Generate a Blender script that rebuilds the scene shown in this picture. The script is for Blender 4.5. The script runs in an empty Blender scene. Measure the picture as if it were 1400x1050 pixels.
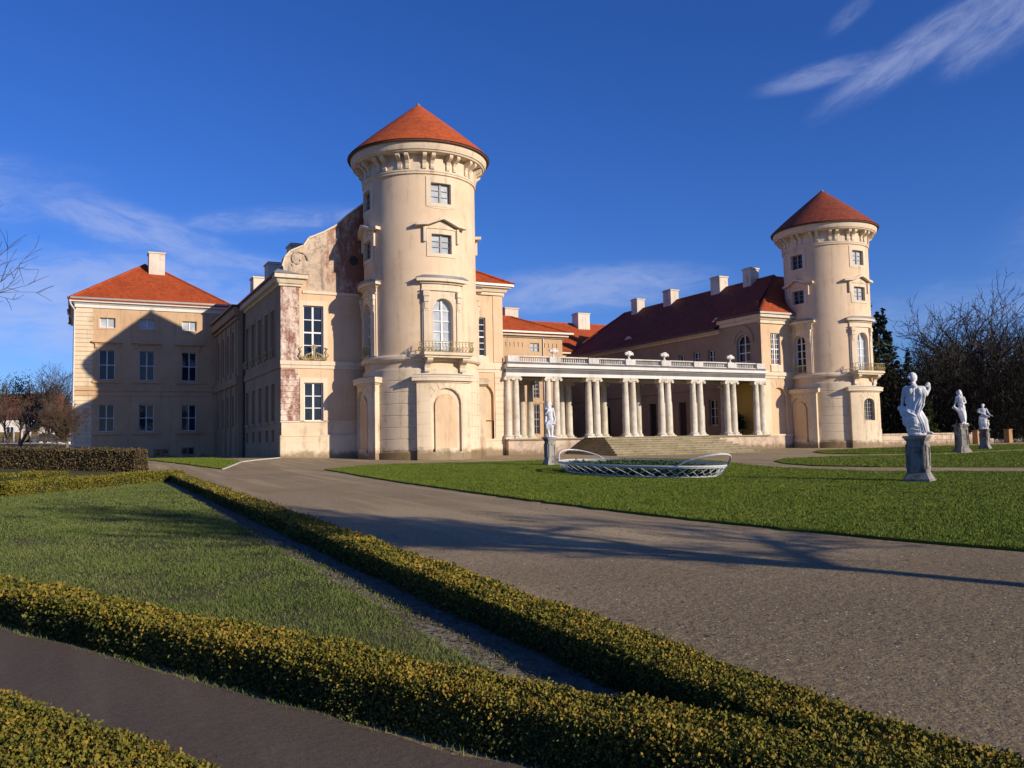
import bpy, bmesh, math, random
import numpy as np
from mathutils import Vector, Matrix
PI = math.pi
rnd = random.Random(7)
NR = np.random.default_rng(11)
sc = bpy.context.scene
COL = sc.collection
# ------------------------------------------------------------------ camera, light
F, PITCH, ROLL, HEAD = 1176.54, .069838, .019634, .472791
fw = Vector((math.sin(HEAD)*math.cos(PITCH), math.cos(HEAD)*math.cos(PITCH), math.sin(PITCH)))
rt0 = Vector((math.cos(HEAD), -math.sin(HEAD), 0)); up0 = rt0.cross(fw)
rt = rt0*math.cos(ROLL)-up0*math.sin(ROLL); up = rt0*math.sin(ROLL)+up0*math.cos(ROLL)
cam = bpy.data.cameras.new('camera'); camo = bpy.data.objects.new('camera', cam); COL.objects.link(camo)
cam.sensor_width = 36; cam.lens = F/1400*36; cam.clip_end = 6000; cam.clip_start = .05
mw = Matrix((rt, up, -fw)).transposed().to_4x4(); mw.translation = (0, 0, 1.65)
camo.matrix_world = mw; sc.camera = camo
AZ, EL = math.radians(28.0), math.radians(19.2)
SUN = Vector((math.sin(AZ)*math.cos(EL), -math.cos(AZ)*math.cos(EL), math.sin(EL)))
sl = bpy.data.lights.new('sun', 'SUN'); sl.energy = 5.0; sl.angle = math.radians(.5); sl.color = (1, .86, .68)
so = bpy.data.objects.new('sun', sl); COL.objects.link(so); so.location = (60, -60, 60)
so.rotation_euler = (-SUN).to_track_quat('-Z', 'Y').to_euler()
sc.view_settings.view_transform = 'Standard'; sc.view_settings.look = 'None'
sc.view_settings.gamma = 1; sc.view_settings.exposure = 0.13; sc.view_settings.use_curve_mapping = False


def nd(nt, typ, props=None, **inp):
    n = nt.nodes.new(typ)
    for k, v in (props or {}).items(): setattr(n, k, v)
    for k, v in inp.items():
        s = n.inputs[int(k[1:])] if k[0] == 'i' and k[1:].isdigit() else n.inputs[k.replace('_', ' ')]
        if isinstance(v, bpy.types.NodeSocket): nt.links.new(v, s)
        elif isinstance(v, (tuple, list)) and len(v) == 3 and s.type == 'RGBA': s.default_value = (*v, 1)
        else: s.default_value = v
    return n


def mth(nt, op, a, b=0.0, c=None, clamp=False):
    n = nd(nt, 'ShaderNodeMath', {'operation': op, 'use_clamp': clamp}, i0=a, i1=b)
    if c is not None: n.inputs[2].default_value = c
    return n.outputs[0]


def sstep(nt, x, a, b):
    n = nd(nt, 'ShaderNodeMapRange', {'interpolation_type': 'SMOOTHSTEP'}, i0=x, i1=a, i2=b)
    return n.outputs[0]


def ramp(nt, fac, stops, interp='LINEAR'):
    n = nt.nodes.new('ShaderNodeValToRGB'); nt.links.new(fac, n.inputs[0])
    cr = n.color_ramp; cr.interpolation = interp
    while len(cr.elements) < len(stops): cr.elements.new(.5)
    for e, (p, c) in zip(cr.elements, stops): e.position = p; e.color = (*c, 1)
    return n.outputs[0]


def mixc(nt, fac, a, b, mode='MIX'):
    n = nd(nt, 'ShaderNodeMix', {'data_type': 'RGBA', 'blend_type': mode})
    for s, v in ((n.inputs[0], fac), (n.inputs[6], a), (n.inputs[7], b)):
        if isinstance(v, bpy.types.NodeSocket): nt.links.new(v, s)
        elif isinstance(v, (tuple, list)): s.default_value = (*v, 1)
        else: s.default_value = v
    return n.outputs[2]


# sky
world = bpy.data.worlds.new('World'); sc.world = world; world.use_nodes = True
nt = world.node_tree; bg = nt.nodes['Background']; bg.inputs[1].default_value = .066
sky = nd(nt, 'ShaderNodeTexSky', {'sky_type': 'NISHITA', 'sun_disc': False, 'sun_elevation': EL,
         'sun_rotation': math.atan2(SUN.x, SUN.y), 'air_density': 1.0, 'dust_density': .35, 'ozone_density': 3.0, 'altitude': 300})
geo = nd(nt, 'ShaderNodeTexCoord').outputs['Generated']
skyc = mixc(nt, 1.0, nd(nt, 'ShaderNodeHueSaturation', None, Saturation=1.2, Color=sky.outputs[0]).outputs[0], (.78, 1.04, 1.86), 'MULTIPLY')


def pixdir(x, y):
    return (rt*((x-700)/F)+up*(-(y-525)/F)+fw).normalized()


# cirrus: patches of stretched noise round fixed directions of the sky
CLOUDS = [(1262, 62, .14, .026, 25, .5, .46), (1130, 100, .09, .016, 6, .4, .45), (1385, 22, .09, .036, 30, .5, .46), (180, 310, .15, .032, -14, .55, .48),
          (380, 300, .16, .02, 6, .5, .55), (800, 395, .2, .035, 2, .5, .42), (130, 415, .25, .075, 3, .6, .40), (330, 360, .14, .02, -6, .5, .5),
          (1320, 420, .22, .04, 3, .25, .5), (-300, 250, .3, .06, 8, .7, .5), (1800, 150, .3, .08, 20, .8, .5), (1165, 15, .04, .014, 35, .25, .55)]
fac = None
for k, (px, py, sa, sb, ang, amt, thr) in enumerate(CLOUDS):
    c = pixdir(px, py); e = c.cross(Vector((0, 0, 1))).normalized(); h = e.cross(c)
    a_ = math.radians(ang); e2 = e*math.cos(a_)+h*math.sin(a_); h2 = -e*math.sin(a_)+h*math.cos(a_)
    A = nd(nt, 'ShaderNodeVectorMath', {'operation': 'DOT_PRODUCT'}, i0=geo, i1=tuple(e2)).outputs['Value']
    B = nd(nt, 'ShaderNodeVectorMath', {'operation': 'DOT_PRODUCT'}, i0=geo, i1=tuple(h2)).outputs['Value']
    Cc = nd(nt, 'ShaderNodeVectorMath', {'operation': 'DOT_PRODUCT'}, i0=geo, i1=tuple(c)).outputs['Value']
    r2 = mth(nt, 'ADD', mth(nt, 'POWER', mth(nt, 'ABSOLUTE', mth(nt, 'DIVIDE', A, sa)), 2.0), mth(nt, 'POWER', mth(nt, 'ABSOLUTE', mth(nt, 'DIVIDE', B, sb)), 2.0))
    m = sstep(nt, r2, 1.0, 0.0)
    m = mth(nt, 'MULTIPLY', m, mth(nt, 'GREATER_THAN', Cc, 0.0))
    v = nd(nt, 'ShaderNodeCombineXYZ', None, X=mth(nt, 'MULTIPLY', A, 12.0), Y=mth(nt, 'MULTIPLY', B, 40.0), Z=k*3.7)
    no = nd(nt, 'ShaderNodeTexNoise', None, Vector=v.outputs[0], Scale=1.6, Detail=7.0, Roughness=.62, Distortion=.6).outputs[0]
    fi = nd(nt, 'ShaderNodeTexNoise', None, Vector=v.outputs[0], Scale=5.2, Detail=8.0, Roughness=.68, Distortion=.9).outputs[0]
    no = mth(nt, 'ADD', mth(nt, 'MULTIPLY', no, .8), mth(nt, 'MULTIPLY', fi, .2))
    q = mth(nt, 'MULTIPLY', mth(nt, 'ADD', mth(nt, 'MULTIPLY', sstep(nt, mth(nt, 'ADD', no, mth(nt, 'MULTIPLY', m, .22)), thr, thr+.42), .85), .16), mth(nt, 'MULTIPLY', m, amt))
    fac = q if fac is None else mth(nt, 'MAXIMUM', fac, q)
skyc = mixc(nt, mth(nt, 'MULTIPLY', fac, .8), skyc, (7.2, 8.0, 11.4))
nt.links.new(skyc, bg.inputs[0])

# ------------------------------------------------------------------ helpers
ORG = {}


class MB:
    def __init__(s): s.v = []; s.f = []

    def face(s, pts):
        n = len(s.v); s.v += [tuple(p) for p in pts]; s.f.append(tuple(range(n, n+len(pts)))); return s

    def hexa(s, p):
        n = len(s.v); s.v += [tuple(q) for q in p]
        s.f += [(n, n+1, n+2, n+3), (n+4, n+7, n+6, n+5), (n, n+4, n+5, n+1), (n+1, n+5, n+6, n+2), (n+2, n+6, n+7, n+3), (n+3, n+7, n+4, n)]
        return s

    def box(s, x0, x1, y0, y1, z0, z1):
        return s.hexa([(x0, y0, z0), (x1, y0, z0), (x1, y1, z0), (x0, y1, z0), (x0, y0, z1), (x1, y0, z1), (x1, y1, z1), (x0, y1, z1)])

    def frus(s, x0, x1, y0, y1, z0, z1, g):   # box whose top is larger by g
        return s.hexa([(x0, y0, z0), (x1, y0, z0), (x1, y1, z0), (x0, y1, z0), (x0-g, y0-g, z1), (x1+g, y0-g, z1), (x1+g, y1+g, z1), (x0-g, y1+g, z1)])

    def mstrip(s, m, cols, d0, d1):           # solid strip from columns (x, z low, z high)
        n = len(s.v); k = len(cols)
        for x, a, b in cols: s.v += [tuple(m(x, a, d0)), tuple(m(x, b, d0)), tuple(m(x, b, d1)), tuple(m(x, a, d1))]
        for i in range(k-1):
            p = n+4*i; q = p+4
            for j in range(4): s.f.append((p+j, q+j, q+(j+1) % 4, p+(j+1) % 4))
        s.f += [(n, n+1, n+2, n+3), (n+4*k-1, n+4*k-2, n+4*k-3, n+4*k-4)]
        return s

    def mbox(s, m, x0, x1, z0, z1, d0, d1):
        if getattr(m, 'curved', False) and x1-x0 > .35:
            k = int((x1-x0)/.2)+1
            return s.mstrip(m, [(x0+(x1-x0)*i/k, z0, z1) for i in range(k+1)], d0, d1)
        return s.hexa([m(x0, z0, d0), m(x1, z0, d0), m(x1, z0, d1), m(x0, z0, d1), m(x0, z1, d0), m(x1, z1, d0), m(x1, z1, d1), m(x0, z1, d1)])

    def mpoly(s, m, pts, d0, d1):             # extruded polygon in map coordinates
        a = [m(x, z, d0) for x, z in pts]; b = [m(x, z, d1) for x, z in pts]
        n = len(s.v); k = len(a); s.v += a+b
        s.f.append(tuple(range(n, n+k))); s.f.append(tuple(range(n+2*k-1, n+k-1, -1)))
        for i in range(k): s.f.append((n+i, n+(i+1) % k, n+k+(i+1) % k, n+k+i))
        return s

    def lathe(s, prof, n=48, c=(0, 0), a0=0., a1=2*PI):
        full = abs(a1-a0-2*PI) < 1e-6; k = n if full else n+1; b = len(s.v)
        for r, z in prof:
            for i in range(k):
                a = a0+(a1-a0)*i/n; s.v.append((c[0]+r*math.sin(a), c[1]-r*math.cos(a), z))
        for j in range(len(prof)-1):
            for i in range(n):
                i2 = (i+1) % k
                s.f.append((b+j*k+i, b+j*k+i2, b+(j+1)*k+i2, b+(j+1)*k+i))
        return s

    def tube(s, pts, rad, n=5, cap=False):
        b = len(s.v); L = len(pts); ref = Vector((.31, .17, .93))
        for i, p in enumerate(pts):
            t = (Vector(pts[min(i+1, L-1)])-Vector(pts[max(i-1, 0)]))
            if t.length < 1e-9: t = Vector((0, 0, 1))
            t.normalize(); u = t.cross(ref)
            if u.length < .05: u = t.cross(Vector((1, 0, 0)))
            u.normalize(); w = t.cross(u); r = rad[i] if hasattr(rad, '__len__') else rad
            for k in range(n):
                a = 2*PI*k/n; q = Vector(p)+u*(r*math.cos(a))+w*(r*math.sin(a)); s.v.append(q[:])
        for i in range(L-1):
            for k in range(n):
                k2 = (k+1) % n; s.f.append((b+i*n+k, b+i*n+k2, b+(i+1)*n+k2, b+(i+1)*n+k))
        if cap:
            s.f.append(tuple(range(b+n-1, b-1, -1))); s.f.append(tuple(range(b+(L-1)*n, b+L*n)))
        return s

    def ell(s, c, r, n=12, rz=0.):
        b = len(s.v); m = n//2+1; cz, sz = math.cos(rz), math.sin(rz)
        for j in range(m):
            t = PI*j/(m-1)
            for i in range(n):
                a = 2*PI*i/n; x = r[0]*math.sin(t)*math.cos(a); y = r[1]*math.sin(t)*math.sin(a)
                s.v.append((c[0]+x*cz-y*sz, c[1]+x*sz+y*cz, c[2]-r[2]*math.cos(t)))
        for j in range(m-1):
            for i in range(n):
                i2 = (i+1) % n; s.f.append((b+j*n+i, b+j*n+i2, b+(j+1)*n+i2, b+(j+1)*n+i))
        return s

    def cap(s, a, b_, ra, rb, n=10):          # tapered capsule
        a = Vector(a); b_ = Vector(b_); t = (b_-a)
        if t.length < 1e-6: return s.ell(a, (ra, ra, ra), n)
        t.normalize(); pts = []; rad = []
        for q in (-1, -.8, -.4, 0): pts.append(a+t*(q*ra)); rad.append(max(ra*math.sqrt(max(0, 1-q*q)), .001))
        for q in (0, .4, .8, 1): pts.append(b_+t*(q*rb)); rad.append(max(rb*math.sqrt(max(0, 1-q*q)), .001))
        return s.tube(pts, rad, n, True)

    def mesh(s, name, mat, off=(0, 0, 0), smooth=False):
        me = bpy.data.meshes.new(name)
        v = np.array(s.v, dtype=np.float64).reshape(-1, 3)-np.array(off)
        me.from_pydata(v.tolist(), [], s.f); me.materials.append(MAT[mat])
        if smooth:
            bm = bmesh.new(); bm.from_mesh(me); bmesh.ops.remove_doubles(bm, verts=bm.verts, dist=1e-4); bm.to_mesh(me); bm.free()
            me.polygons.foreach_set('use_smooth', [True]*len(me.polygons)); me.set_sharp_from_angle(angle=.45)
        return me

    def obj(s, name, mat, parent=None, smooth=False):
        r = parent
        while r is not None and r.parent is not None: r = r.parent
        off = ORG.get(r.name, (0, 0, 0)) if r is not None else (0, 0, 0)
        return link(name, s.mesh(name, mat, off, smooth), parent)


def link(name, me, parent=None, loc=None, rot=None, scale=None):
    o = bpy.data.objects.new(name, me); COL.objects.link(o)
    if parent is not None: o.parent = parent
    if loc is not None: o.location = loc
    if rot is not None: o.rotation_euler = rot
    if scale is not None: o.scale = scale
    return o


def tag(o, label=None, cat=None, group=None, kind=None):
    for k, v in (('label', label), ('category', cat), ('group', group), ('kind', kind)):
        if v: o[k] = v
    return o


def thing(name, label, cat, loc=(0, 0, 0), group=None, local=False, rz=0., scale=None):
    o = link(name, None, None, loc, (0, 0, rz), scale); o.empty_display_size = .3
    ORG[o.name] = (0, 0, 0) if local else tuple(loc)
    return tag(o, label, cat, group)


def bevel(o, w=.02, seg=2):
    m = o.modifiers.new('bevel', 'BEVEL'); m.width = w; m.segments = seg; m.limit_method = 'ANGLE'; return o


def copy_tree(o, parent=None):
    c = o.copy(); COL.objects.link(c)
    if parent is not None: c.parent = parent
    for ch in o.children: copy_tree(ch, c)
    return c


def np_mesh(name, verts, k, mat):             # verts (N*k,3): N separate k-gons
    n = len(verts)//k; me = bpy.data.meshes.new(name)
    me.vertices.add(n*k); me.vertices.foreach_set('co', np.ascontiguousarray(verts, dtype=np.float32).ravel())
    me.loops.add(n*k); me.loops.foreach_set('vertex_index', np.arange(n*k, dtype=np.int32))
    me.polygons.add(n); me.polygons.foreach_set('loop_start', np.arange(0, n*k, k, dtype=np.int32))
    me.update(calc_edges=True); me.materials.append(MAT[mat]); return me


# plane maps: (x, z, d) -> point; x along the wall, z up, d into the wall
def PV(v): return lambda x, z, d: (x, v+d, z)            # faces -y
def PU(u): return lambda x, z, d: (u+d, x, z)            # faces -x
def PUR(u): return lambda x, z, d: (u-d, x, z)           # faces +x
def CY(r): return lambda x, z, d: ((r-d)*math.sin(x/r), -(r-d)*math.cos(x/r), z)


def PT(a, D):
    ca, sa = math.cos(a), math.sin(a)
    return lambda x, z, d: (sa*(D-d)+ca*x, -ca*(D-d)+sa*x, z)


def PC(a, D):
    f = lambda x, z, d: ((D-d)*math.sin(a+x/D), -(D-d)*math.cos(a+x/D), z)
    f.curved = True; return f


def arcpts(x0, x1, zs, z1, n=10):             # arch from left springing to right
    c = (x0+x1)/2; h = (x1-x0)/2
    return [(c-h*math.cos(PI*i/n), zs+(z1-zs)*math.sin(PI*i/n)) for i in range(n+1)]


def wall(mb, m, x0, x1, z0, z1, holes=(), depth=.2, step=None, back=False):
    """holes: (xa, xb, za, zb, spring or None[, depth])"""
    xs = {x0, x1}; zs = {z0, z1}
    for h in holes: xs |= {h[0], h[1]}; zs |= {h[2], h[3]}
    if step:
        k = int((x1-x0)/step)
        xs |= {x0+(x1-x0)*i/k for i in range(1, k)}
    xs = sorted(xs); zs = sorted(zs)
    for i in range(len(xs)-1):
        for j in range(len(zs)-1):
            cx, cz = (xs[i]+xs[i+1])/2, (zs[j]+zs[j+1])/2
            if any(h[0] < cx < h[1] and h[2] < cz < h[3] for h in holes): continue
            mb.face([m(xs[i], zs[j], 0), m(xs[i+1], zs[j], 0), m(xs[i+1], zs[j+1], 0), m(xs[i], zs[j+1], 0)])
    for h in holes:
        a, b, c, d, sp = h[:5]; dp = h[5] if len(h) > 5 else depth
        if sp is None: out = [(a, c), (a, d), (b, d), (b, c)]
        else:
            ap = arcpts(a, b, sp, d); out = [(a, c)]+ap+[(b, c)]
            for p, q in zip(ap[:-1], ap[1:]): mb.face([m(*p, 0), m(*q, 0), m(q[0], d, 0), m(p[0], d, 0)])
        for p, q in zip(out, out[1:]+out[:1]): mb.face([m(*p, 0), m(*q, 0), m(*q, dp), m(*p, dp)])
        if back: mb.face([m(*p, dp) for p in out])
    return mb


def window(parent, m, x0, x1, z0, z1, d, nx=2, nz=4, sp=None, glass='glass', frame='frame_paint', split=True, fw_=.07, bar=.03, mull=.055):
    """frame object with one pane object per light, behind a wall opening at depth d"""
    f = MB(); e = .0
    f.mbox(m, x0+.004, x0+fw_, z0+.004, z1 if sp is None else sp, d-.05, d+.05); f.mbox(m, x1-fw_, x1-.004, z0+.004, z1 if sp is None else sp, d-.05, d+.05)
    f.mbox(m, x0+fw_, x1-fw_, z0+.004, z0+fw_, d-.047, d+.05)
    if sp is None: f.mbox(m, x0+fw_, x1-fw_, z1-fw_, z1-.004, d-.047, d+.05)
    else:
        a = arcpts(x0+.004, x1-.004, sp, z1-.004); b = arcpts(x0+fw_, x1-fw_, sp, z1-fw_)
        for i in range(len(a)-1): f.mpoly(m, [a[i], a[i+1], b[i+1], b[i]], d-.05, d+.05)
    xi = [x0+fw_+(x1-x0-2*fw_)*i/nx for i in range(nx+1)]; zi = [z0+fw_+(z1-z0-2*fw_)*j/nz for j in range(nz+1)]
    for i in range(1, nx):
        w = mull if (nx == 2 or i == nx//2) else bar
        top = z1-fw_ if sp is None else sp+(z1-sp)*math.sqrt(max(0, 1-((xi[i]-(x0+x1)/2)/((x1-x0)/2))**2))-.03
        f.mbox(m, xi[i]-w, xi[i]+w, z0+fw_, top, d-.06, d+.04)
    for j in range(1, nz):
        w = mull if (nz % 2 == 0 and j == nz//2) else bar
        hx = 0
        if sp is not None and zi[j] > sp: hx = (x1-x0)/2*(1-math.sqrt(max(0, 1-((zi[j]-sp)/(z1-sp))**2)))
        f.mbox(m, x0+max(fw_, hx), x1-max(fw_, hx), zi[j]-w*.8, zi[j]+w*.8, d-.054, d+.04)
    o = f.obj('window', frame, parent)
    if split:
        rows = nz if sp is None else sum(1 for q in zi if q <= sp+.01)-1
        if sp is not None: MB().mpoly(m, [(x0, zi[rows]), (x1, zi[rows])]+arcpts(x0, x1, sp, z1)[::-1], d, d+.012).obj('pane', glass, o)
        for i in range(nx):
            for j in range(rows):
                t = rnd.uniform(-.006, .006)
                MB().hexa([m(xi[i], zi[j], d+t), m(xi[i+1], zi[j], d-t), m(xi[i+1], zi[j], d+.012-t), m(xi[i], zi[j], d+.012+t),
                           m(xi[i], zi[j+1], d+t), m(xi[i+1], zi[j+1], d-t), m(xi[i+1], zi[j+1], d+.012-t), m(xi[i], zi[j+1], d+.012+t)]).obj('pane', glass, o)
    else:
        pts = [(x0, z0), (x1, z0), (x1, z1), (x0, z1)] if sp is None else [(x0, z0), (x1, z0)]+arcpts(x0, x1, sp, z1)[::-1]
        MB().mpoly(m, pts, d, d+.012).obj('pane', glass, o)
    return o


# ------------------------------------------------------------------ materials
MAT = {}


def newmat(name, rough=.8, spec=.3):
    m = bpy.data.materials.new(name); m.use_nodes = True; MAT[name] = m
    n = m.node_tree; b = n.nodes['Principled BSDF']; b.inputs['Roughness'].default_value = rough
    b.inputs['Specular IOR Level'].default_value = spec
    return n, b


def bump(nt, b, h, strength=.4, dist=.02):
    n = nd(nt, 'ShaderNodeBump', None, Height=h, Strength=strength, Distance=dist)
    nt.links.new(n.outputs[0], b.inputs['Normal'])


def noise(nt, vec, scale, detail=4., rough=.55, dist=0.):
    return nd(nt, 'ShaderNodeTexNoise', None, Vector=vec, Scale=scale, Detail=detail, Roughness=rough, Distortion=dist).outputs[0]


def vscale(nt, vec, s):
    return nd(nt, 'ShaderNodeVectorMath', {'operation': 'MULTIPLY'}, i0=vec, i1=s).outputs[0]


def plaster(name, c1, c2, stain=(.16, .12, .09), amt=.5, rough=.85, grime=None, red=None, foot=None, bs=.25):
    n, b = newmat(name, rough, .2); g = nd(n, 'ShaderNodeNewGeometry'); P = g.outputs['Position']
    col = mixc(n, sstep(n, noise(n, P, .45, 5, .6), .35, .68), c1, c2)
    st = noise(n, vscale(n, P, (2.6, 2.6, .22)), 1.0, 6, .6)
    pa = noise(n, P, 1.7, 6, .65)
    col = mixc(n, mth(n, 'MULTIPLY', sstep(n, mth(n, 'MULTIPLY', st, mth(n, 'ADD', pa, .5)), .50, .80), amt), col, stain)
    fine = noise(n, P, 14, 5, .7)
    col = mixc(n, mth(n, 'MULTIPLY', sstep(n, fine, .42, .75), .16), col, tuple(x*.62 for x in c1))
    if grime:
        q = noise(n, P, 2.2, 8, .72)
        col = mixc(n, mth(n, 'MULTIPLY', sstep(n, q, .47, .62), grime[1]), col, grime[0])
    if red:
        q = mth(n, 'ADD', noise(n, vscale(n, P, (1.1, 1.1, .55)), 1.5, 9, .75), mth(n, 'MULTIPLY', noise(n, P, 9., 4, .7), .25))
        q = mth(n, 'SUBTRACT', q, .125)
        if len(red) > 2: q = mth(n, 'ADD', q, mth(n, 'MULTIPLY', mth(n, 'SUBTRACT', nd(n, 'ShaderNodeSeparateXYZ', None, Vector=P).outputs[0], red[2]), .085))
        col = mixc(n, mth(n, 'MULTIPLY', sstep(n, q, red[1], red[1]+.2), .92), col, red[0])
        col = mixc(n, mth(n, 'MULTIPLY', sstep(n, noise(n, P, 3.3, 8, .7), .53, .66), .55), col, (.13, .10, .105))
    if foot:      # rain-splashed moss and dirt on the lowest courses
        sx = nd(n, 'ShaderNodeSeparateXYZ', None, Vector=P).outputs[2]
        e = mth(n, 'ADD', sx, mth(n, 'MULTIPLY', mth(n, 'SUBTRACT', noise(n, P, 1.6, 6, .7), .5), -1.3))
        col = mixc(n, mth(n, 'MULTIPLY', sstep(n, e, foot+.42, foot), .75), col, mixc(n, noise(n, P, 5, 4, .6), (.20, .12, .045), (.07, .062, .03)))
    n.links.new(col, b.inputs['Base Color'])
    bump(n, b, mth(n, 'ADD', mth(n, 'MULTIPLY', fine, .5), noise(n, P, 60, 3, .6)), bs, .01)


CREAM = (.60, .44, .29)
plaster('plaster_ochre', (.555, .385, .235), (.49, .33, .195), foot=1.0, amt=.4)
plaster('plaster_peach', (.66, .485, .315), (.60, .42, .26), amt=.32)
plaster('plaster_tower', (.72, .555, .385), (.65, .48, .32), amt=.34, foot=1.1)
plaster('stone_pale', (.70, .585, .425), (.62, .50, .345), (.22, .16, .11), .6, foot=1.15)
plaster('trim_cream', (.70, .59, .44), (.64, .52, .38), (.2, .16, .12), .45)
plaster('trim_white', (.71, .685, .645), (.64, .61, .565), (.3, .28, .25), .3)
plaster('balustrade_stone', (.66, .64, .60), (.52, .50, .46), (.2, .19, .16), .6, grime=((.30, .28, .25), .35))
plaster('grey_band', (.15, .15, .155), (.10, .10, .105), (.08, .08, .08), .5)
plaster('column_stone', (.66, .61, .52), (.54, .49, .40), (.20, .17, .11), .6, grime=((.28, .24, .16), .35))
plaster('quoin_weathered', (.72, .62, .52), (.66, .54, .44), amt=.4, red=((.20, .065, .05), .385))
plaster('gable_weathered', (.58, .47, .36), (.50, .38, .28), (.12, .09, .07), .7, red=((.26, .095, .055), .47, 13.6), grime=((.17, .14, .12), .4))
plaster('plaster_court', (.40, .29, .185), (.33, .235, .15), amt=.4)  # lowered below the sunlit plasters to deepen the shade on these fronts
plaster('plaster_yellow_lit', (.60, .40, .12), (.52, .33, .10), amt=.3)  # yellow of reflected sunlight put into the plaster colour
plaster('stair_stone', (.33, .28, .185), (.25, .21, .13), (.08, .07, .045), .6, grime=((.14, .12, .05), .4))
plaster('wall_stone', (.58, .47, .36), (.47, .37, .28), (.15, .11, .08), .7, grime=((.26, .18, .12), .5), foot=1.0)
plaster('plinth_rough', (.55, .40, .26), (.42, .31, .19), (.10, .09, .04), .6, grime=((.16, .13, .05), .5), foot=1.2)
plaster('sandstone', (.42, .26, .12), (.34, .20, .09), amt=.3)
plaster('chimney_white', (.70, .63, .53), (.58, .51, .42), (.2, .16, .13), amt=.6)
plaster('statue_stone', (.72, .73, .75), (.60, .61, .63), (.25, .25, .25), .55, grime=((.30, .30, .30), .25), bs=.15)
plaster('pedestal_stone', (.33, .31, .28), (.17, .16, .15), (.03, .03, .03), .85, grime=((.05, .048, .045), .8))


def simple(name, col, rough=.6, spec=.4, metal=0., var=.25, sc_=3., bs=0.):
    n, b = newmat(name, rough, spec); P = nd(n, 'ShaderNodeNewGeometry').outputs['Position']
    q = noise(n, P, sc_, 5, .6)
    n.links.new(mixc(n, q, tuple(x*(1-var) for x in col), tuple(min(1, x*(1+var)) for x in col)), b.inputs['Base Color'])
    b.inputs['Metallic'].default_value = metal
    if bs: bump(n, b, noise(n, P, sc_*8, 4, .6), bs, .01)
    return n, b


simple('frame_paint', (.70, .70, .70), .5, var=.08)
simple('frame_dark', (.24, .22, .21), .5, var=.1)
simple('door_dark', (.035, .028, .024), .5)
simple('door_green', (.02, .035, .045), .5)
simple('gutter', (.25, .24, .23), .45, metal=.5, var=.2)
simple('lead_grey', (.18, .19, .21), .5, var=.2)
simple('pipe_white', (.62, .60, .56), .5)
simple('gilt', (.42, .35, .17), .5, metal=.2, var=.3, sc_=20)
simple('iron_dark', (.05, .05, .05), .5)
simple('white_rail', (.56, .57, .57), .45, var=.08, sc_=10)
simple('soil', (.17, .145, .115), .95, .1, var=.75, sc_=12, bs=1.)
simple('dry_soil', (.25, .215, .165), .95, .1, var=.5, sc_=9, bs=1.)
simple('bark', (.055, .043, .033), .9, .1, var=.35, sc_=2.5)
simple('bark_pale', (.16, .15, .12), .9, .1, var=.3, sc_=6)
simple('twig_brown', (.085, .06, .042), .9, .1, var=.35, sc_=4)
simple('house_white', (.62, .58, .54), .8, var=.08)
simple('house_tan', (.45, .33, .2), .8, var=.1)
simple('roof_dark', (.12, .045, .03), .8, var=.3)
simple('car_paint', (.03, .035, .04), .3, .6)
simple('car_paint_pale', (.5, .5, .5), .3, .6)
simple('kerb_stone', (.50, .47, .43), .85, var=.2)
n, b = simple('timber_grey', (.2, .18, .15), .8, var=.3)


def glassmat(name, c1, c2, rough=.04, amt=.5):
    n, b = newmat(name, rough, .32); P = nd(n, 'ShaderNodeNewGeometry')
    q = nd(n, 'ShaderNodeTexNoise', None, Vector=P.outputs['Position'], Scale=1.1, Detail=3.).outputs[0]
    rp = P.outputs['Random Per Island']
    n.links.new(mixc(n, mth(n, 'ADD', mth(n, 'MULTIPLY', rp, amt), mth(n, 'MULTIPLY', sstep(n, q, .4, .65), 1-amt)), c1, c2), b.inputs['Base Color'])
    b.inputs['IOR'].default_value = 1.45
    bump(n, b, noise(n, P.outputs['Position'], 2.2, 2, .5), .12, .03)


glassmat('glass', (.008, .011, .018), (.024, .034, .055))
glassmat('glass_curtain', (.30, .34, .38), (.52, .56, .60), .08, .4)
glassmat('glass_dim', (.012, .012, .014), (.03, .03, .033))


def tiles(name, c1, c2, c3):
    n, b = newmat(name, .75, .25); P = nd(n, 'ShaderNodeNewGeometry').outputs['Position']
    br = nd(n, 'ShaderNodeTexVoronoi', None, Vector=vscale(n, P, (5., 5., 6.)), Scale=1.0).outputs['Color']
    r = nd(n, 'ShaderNodeSeparateColor', None, Color=br).outputs[0]
    col = ramp(n, r, [(0, c1), (.55, c2), (1, c3)])
    col = mixc(n, mth(n, 'MULTIPLY', sstep(n, noise(n, P, .8, 6, .65), .45, .75), .45), col, tuple(x*.5 for x in c1))
    n.links.new(col, b.inputs['Base Color'])
    bump(n, b, mth(n, 'ADD', r, noise(n, P, 20, 3, .6)), .5, .03)


tiles('tile_orange', (.39, .075, .020), (.45, .098, .026), (.33, .058, .018))
tiles('tile_red', (.22, .050, .024), (.26, .062, .03), (.17, .038, .02))  # darker copy of the orange tile; the wing roof's shade is in its colour


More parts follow.
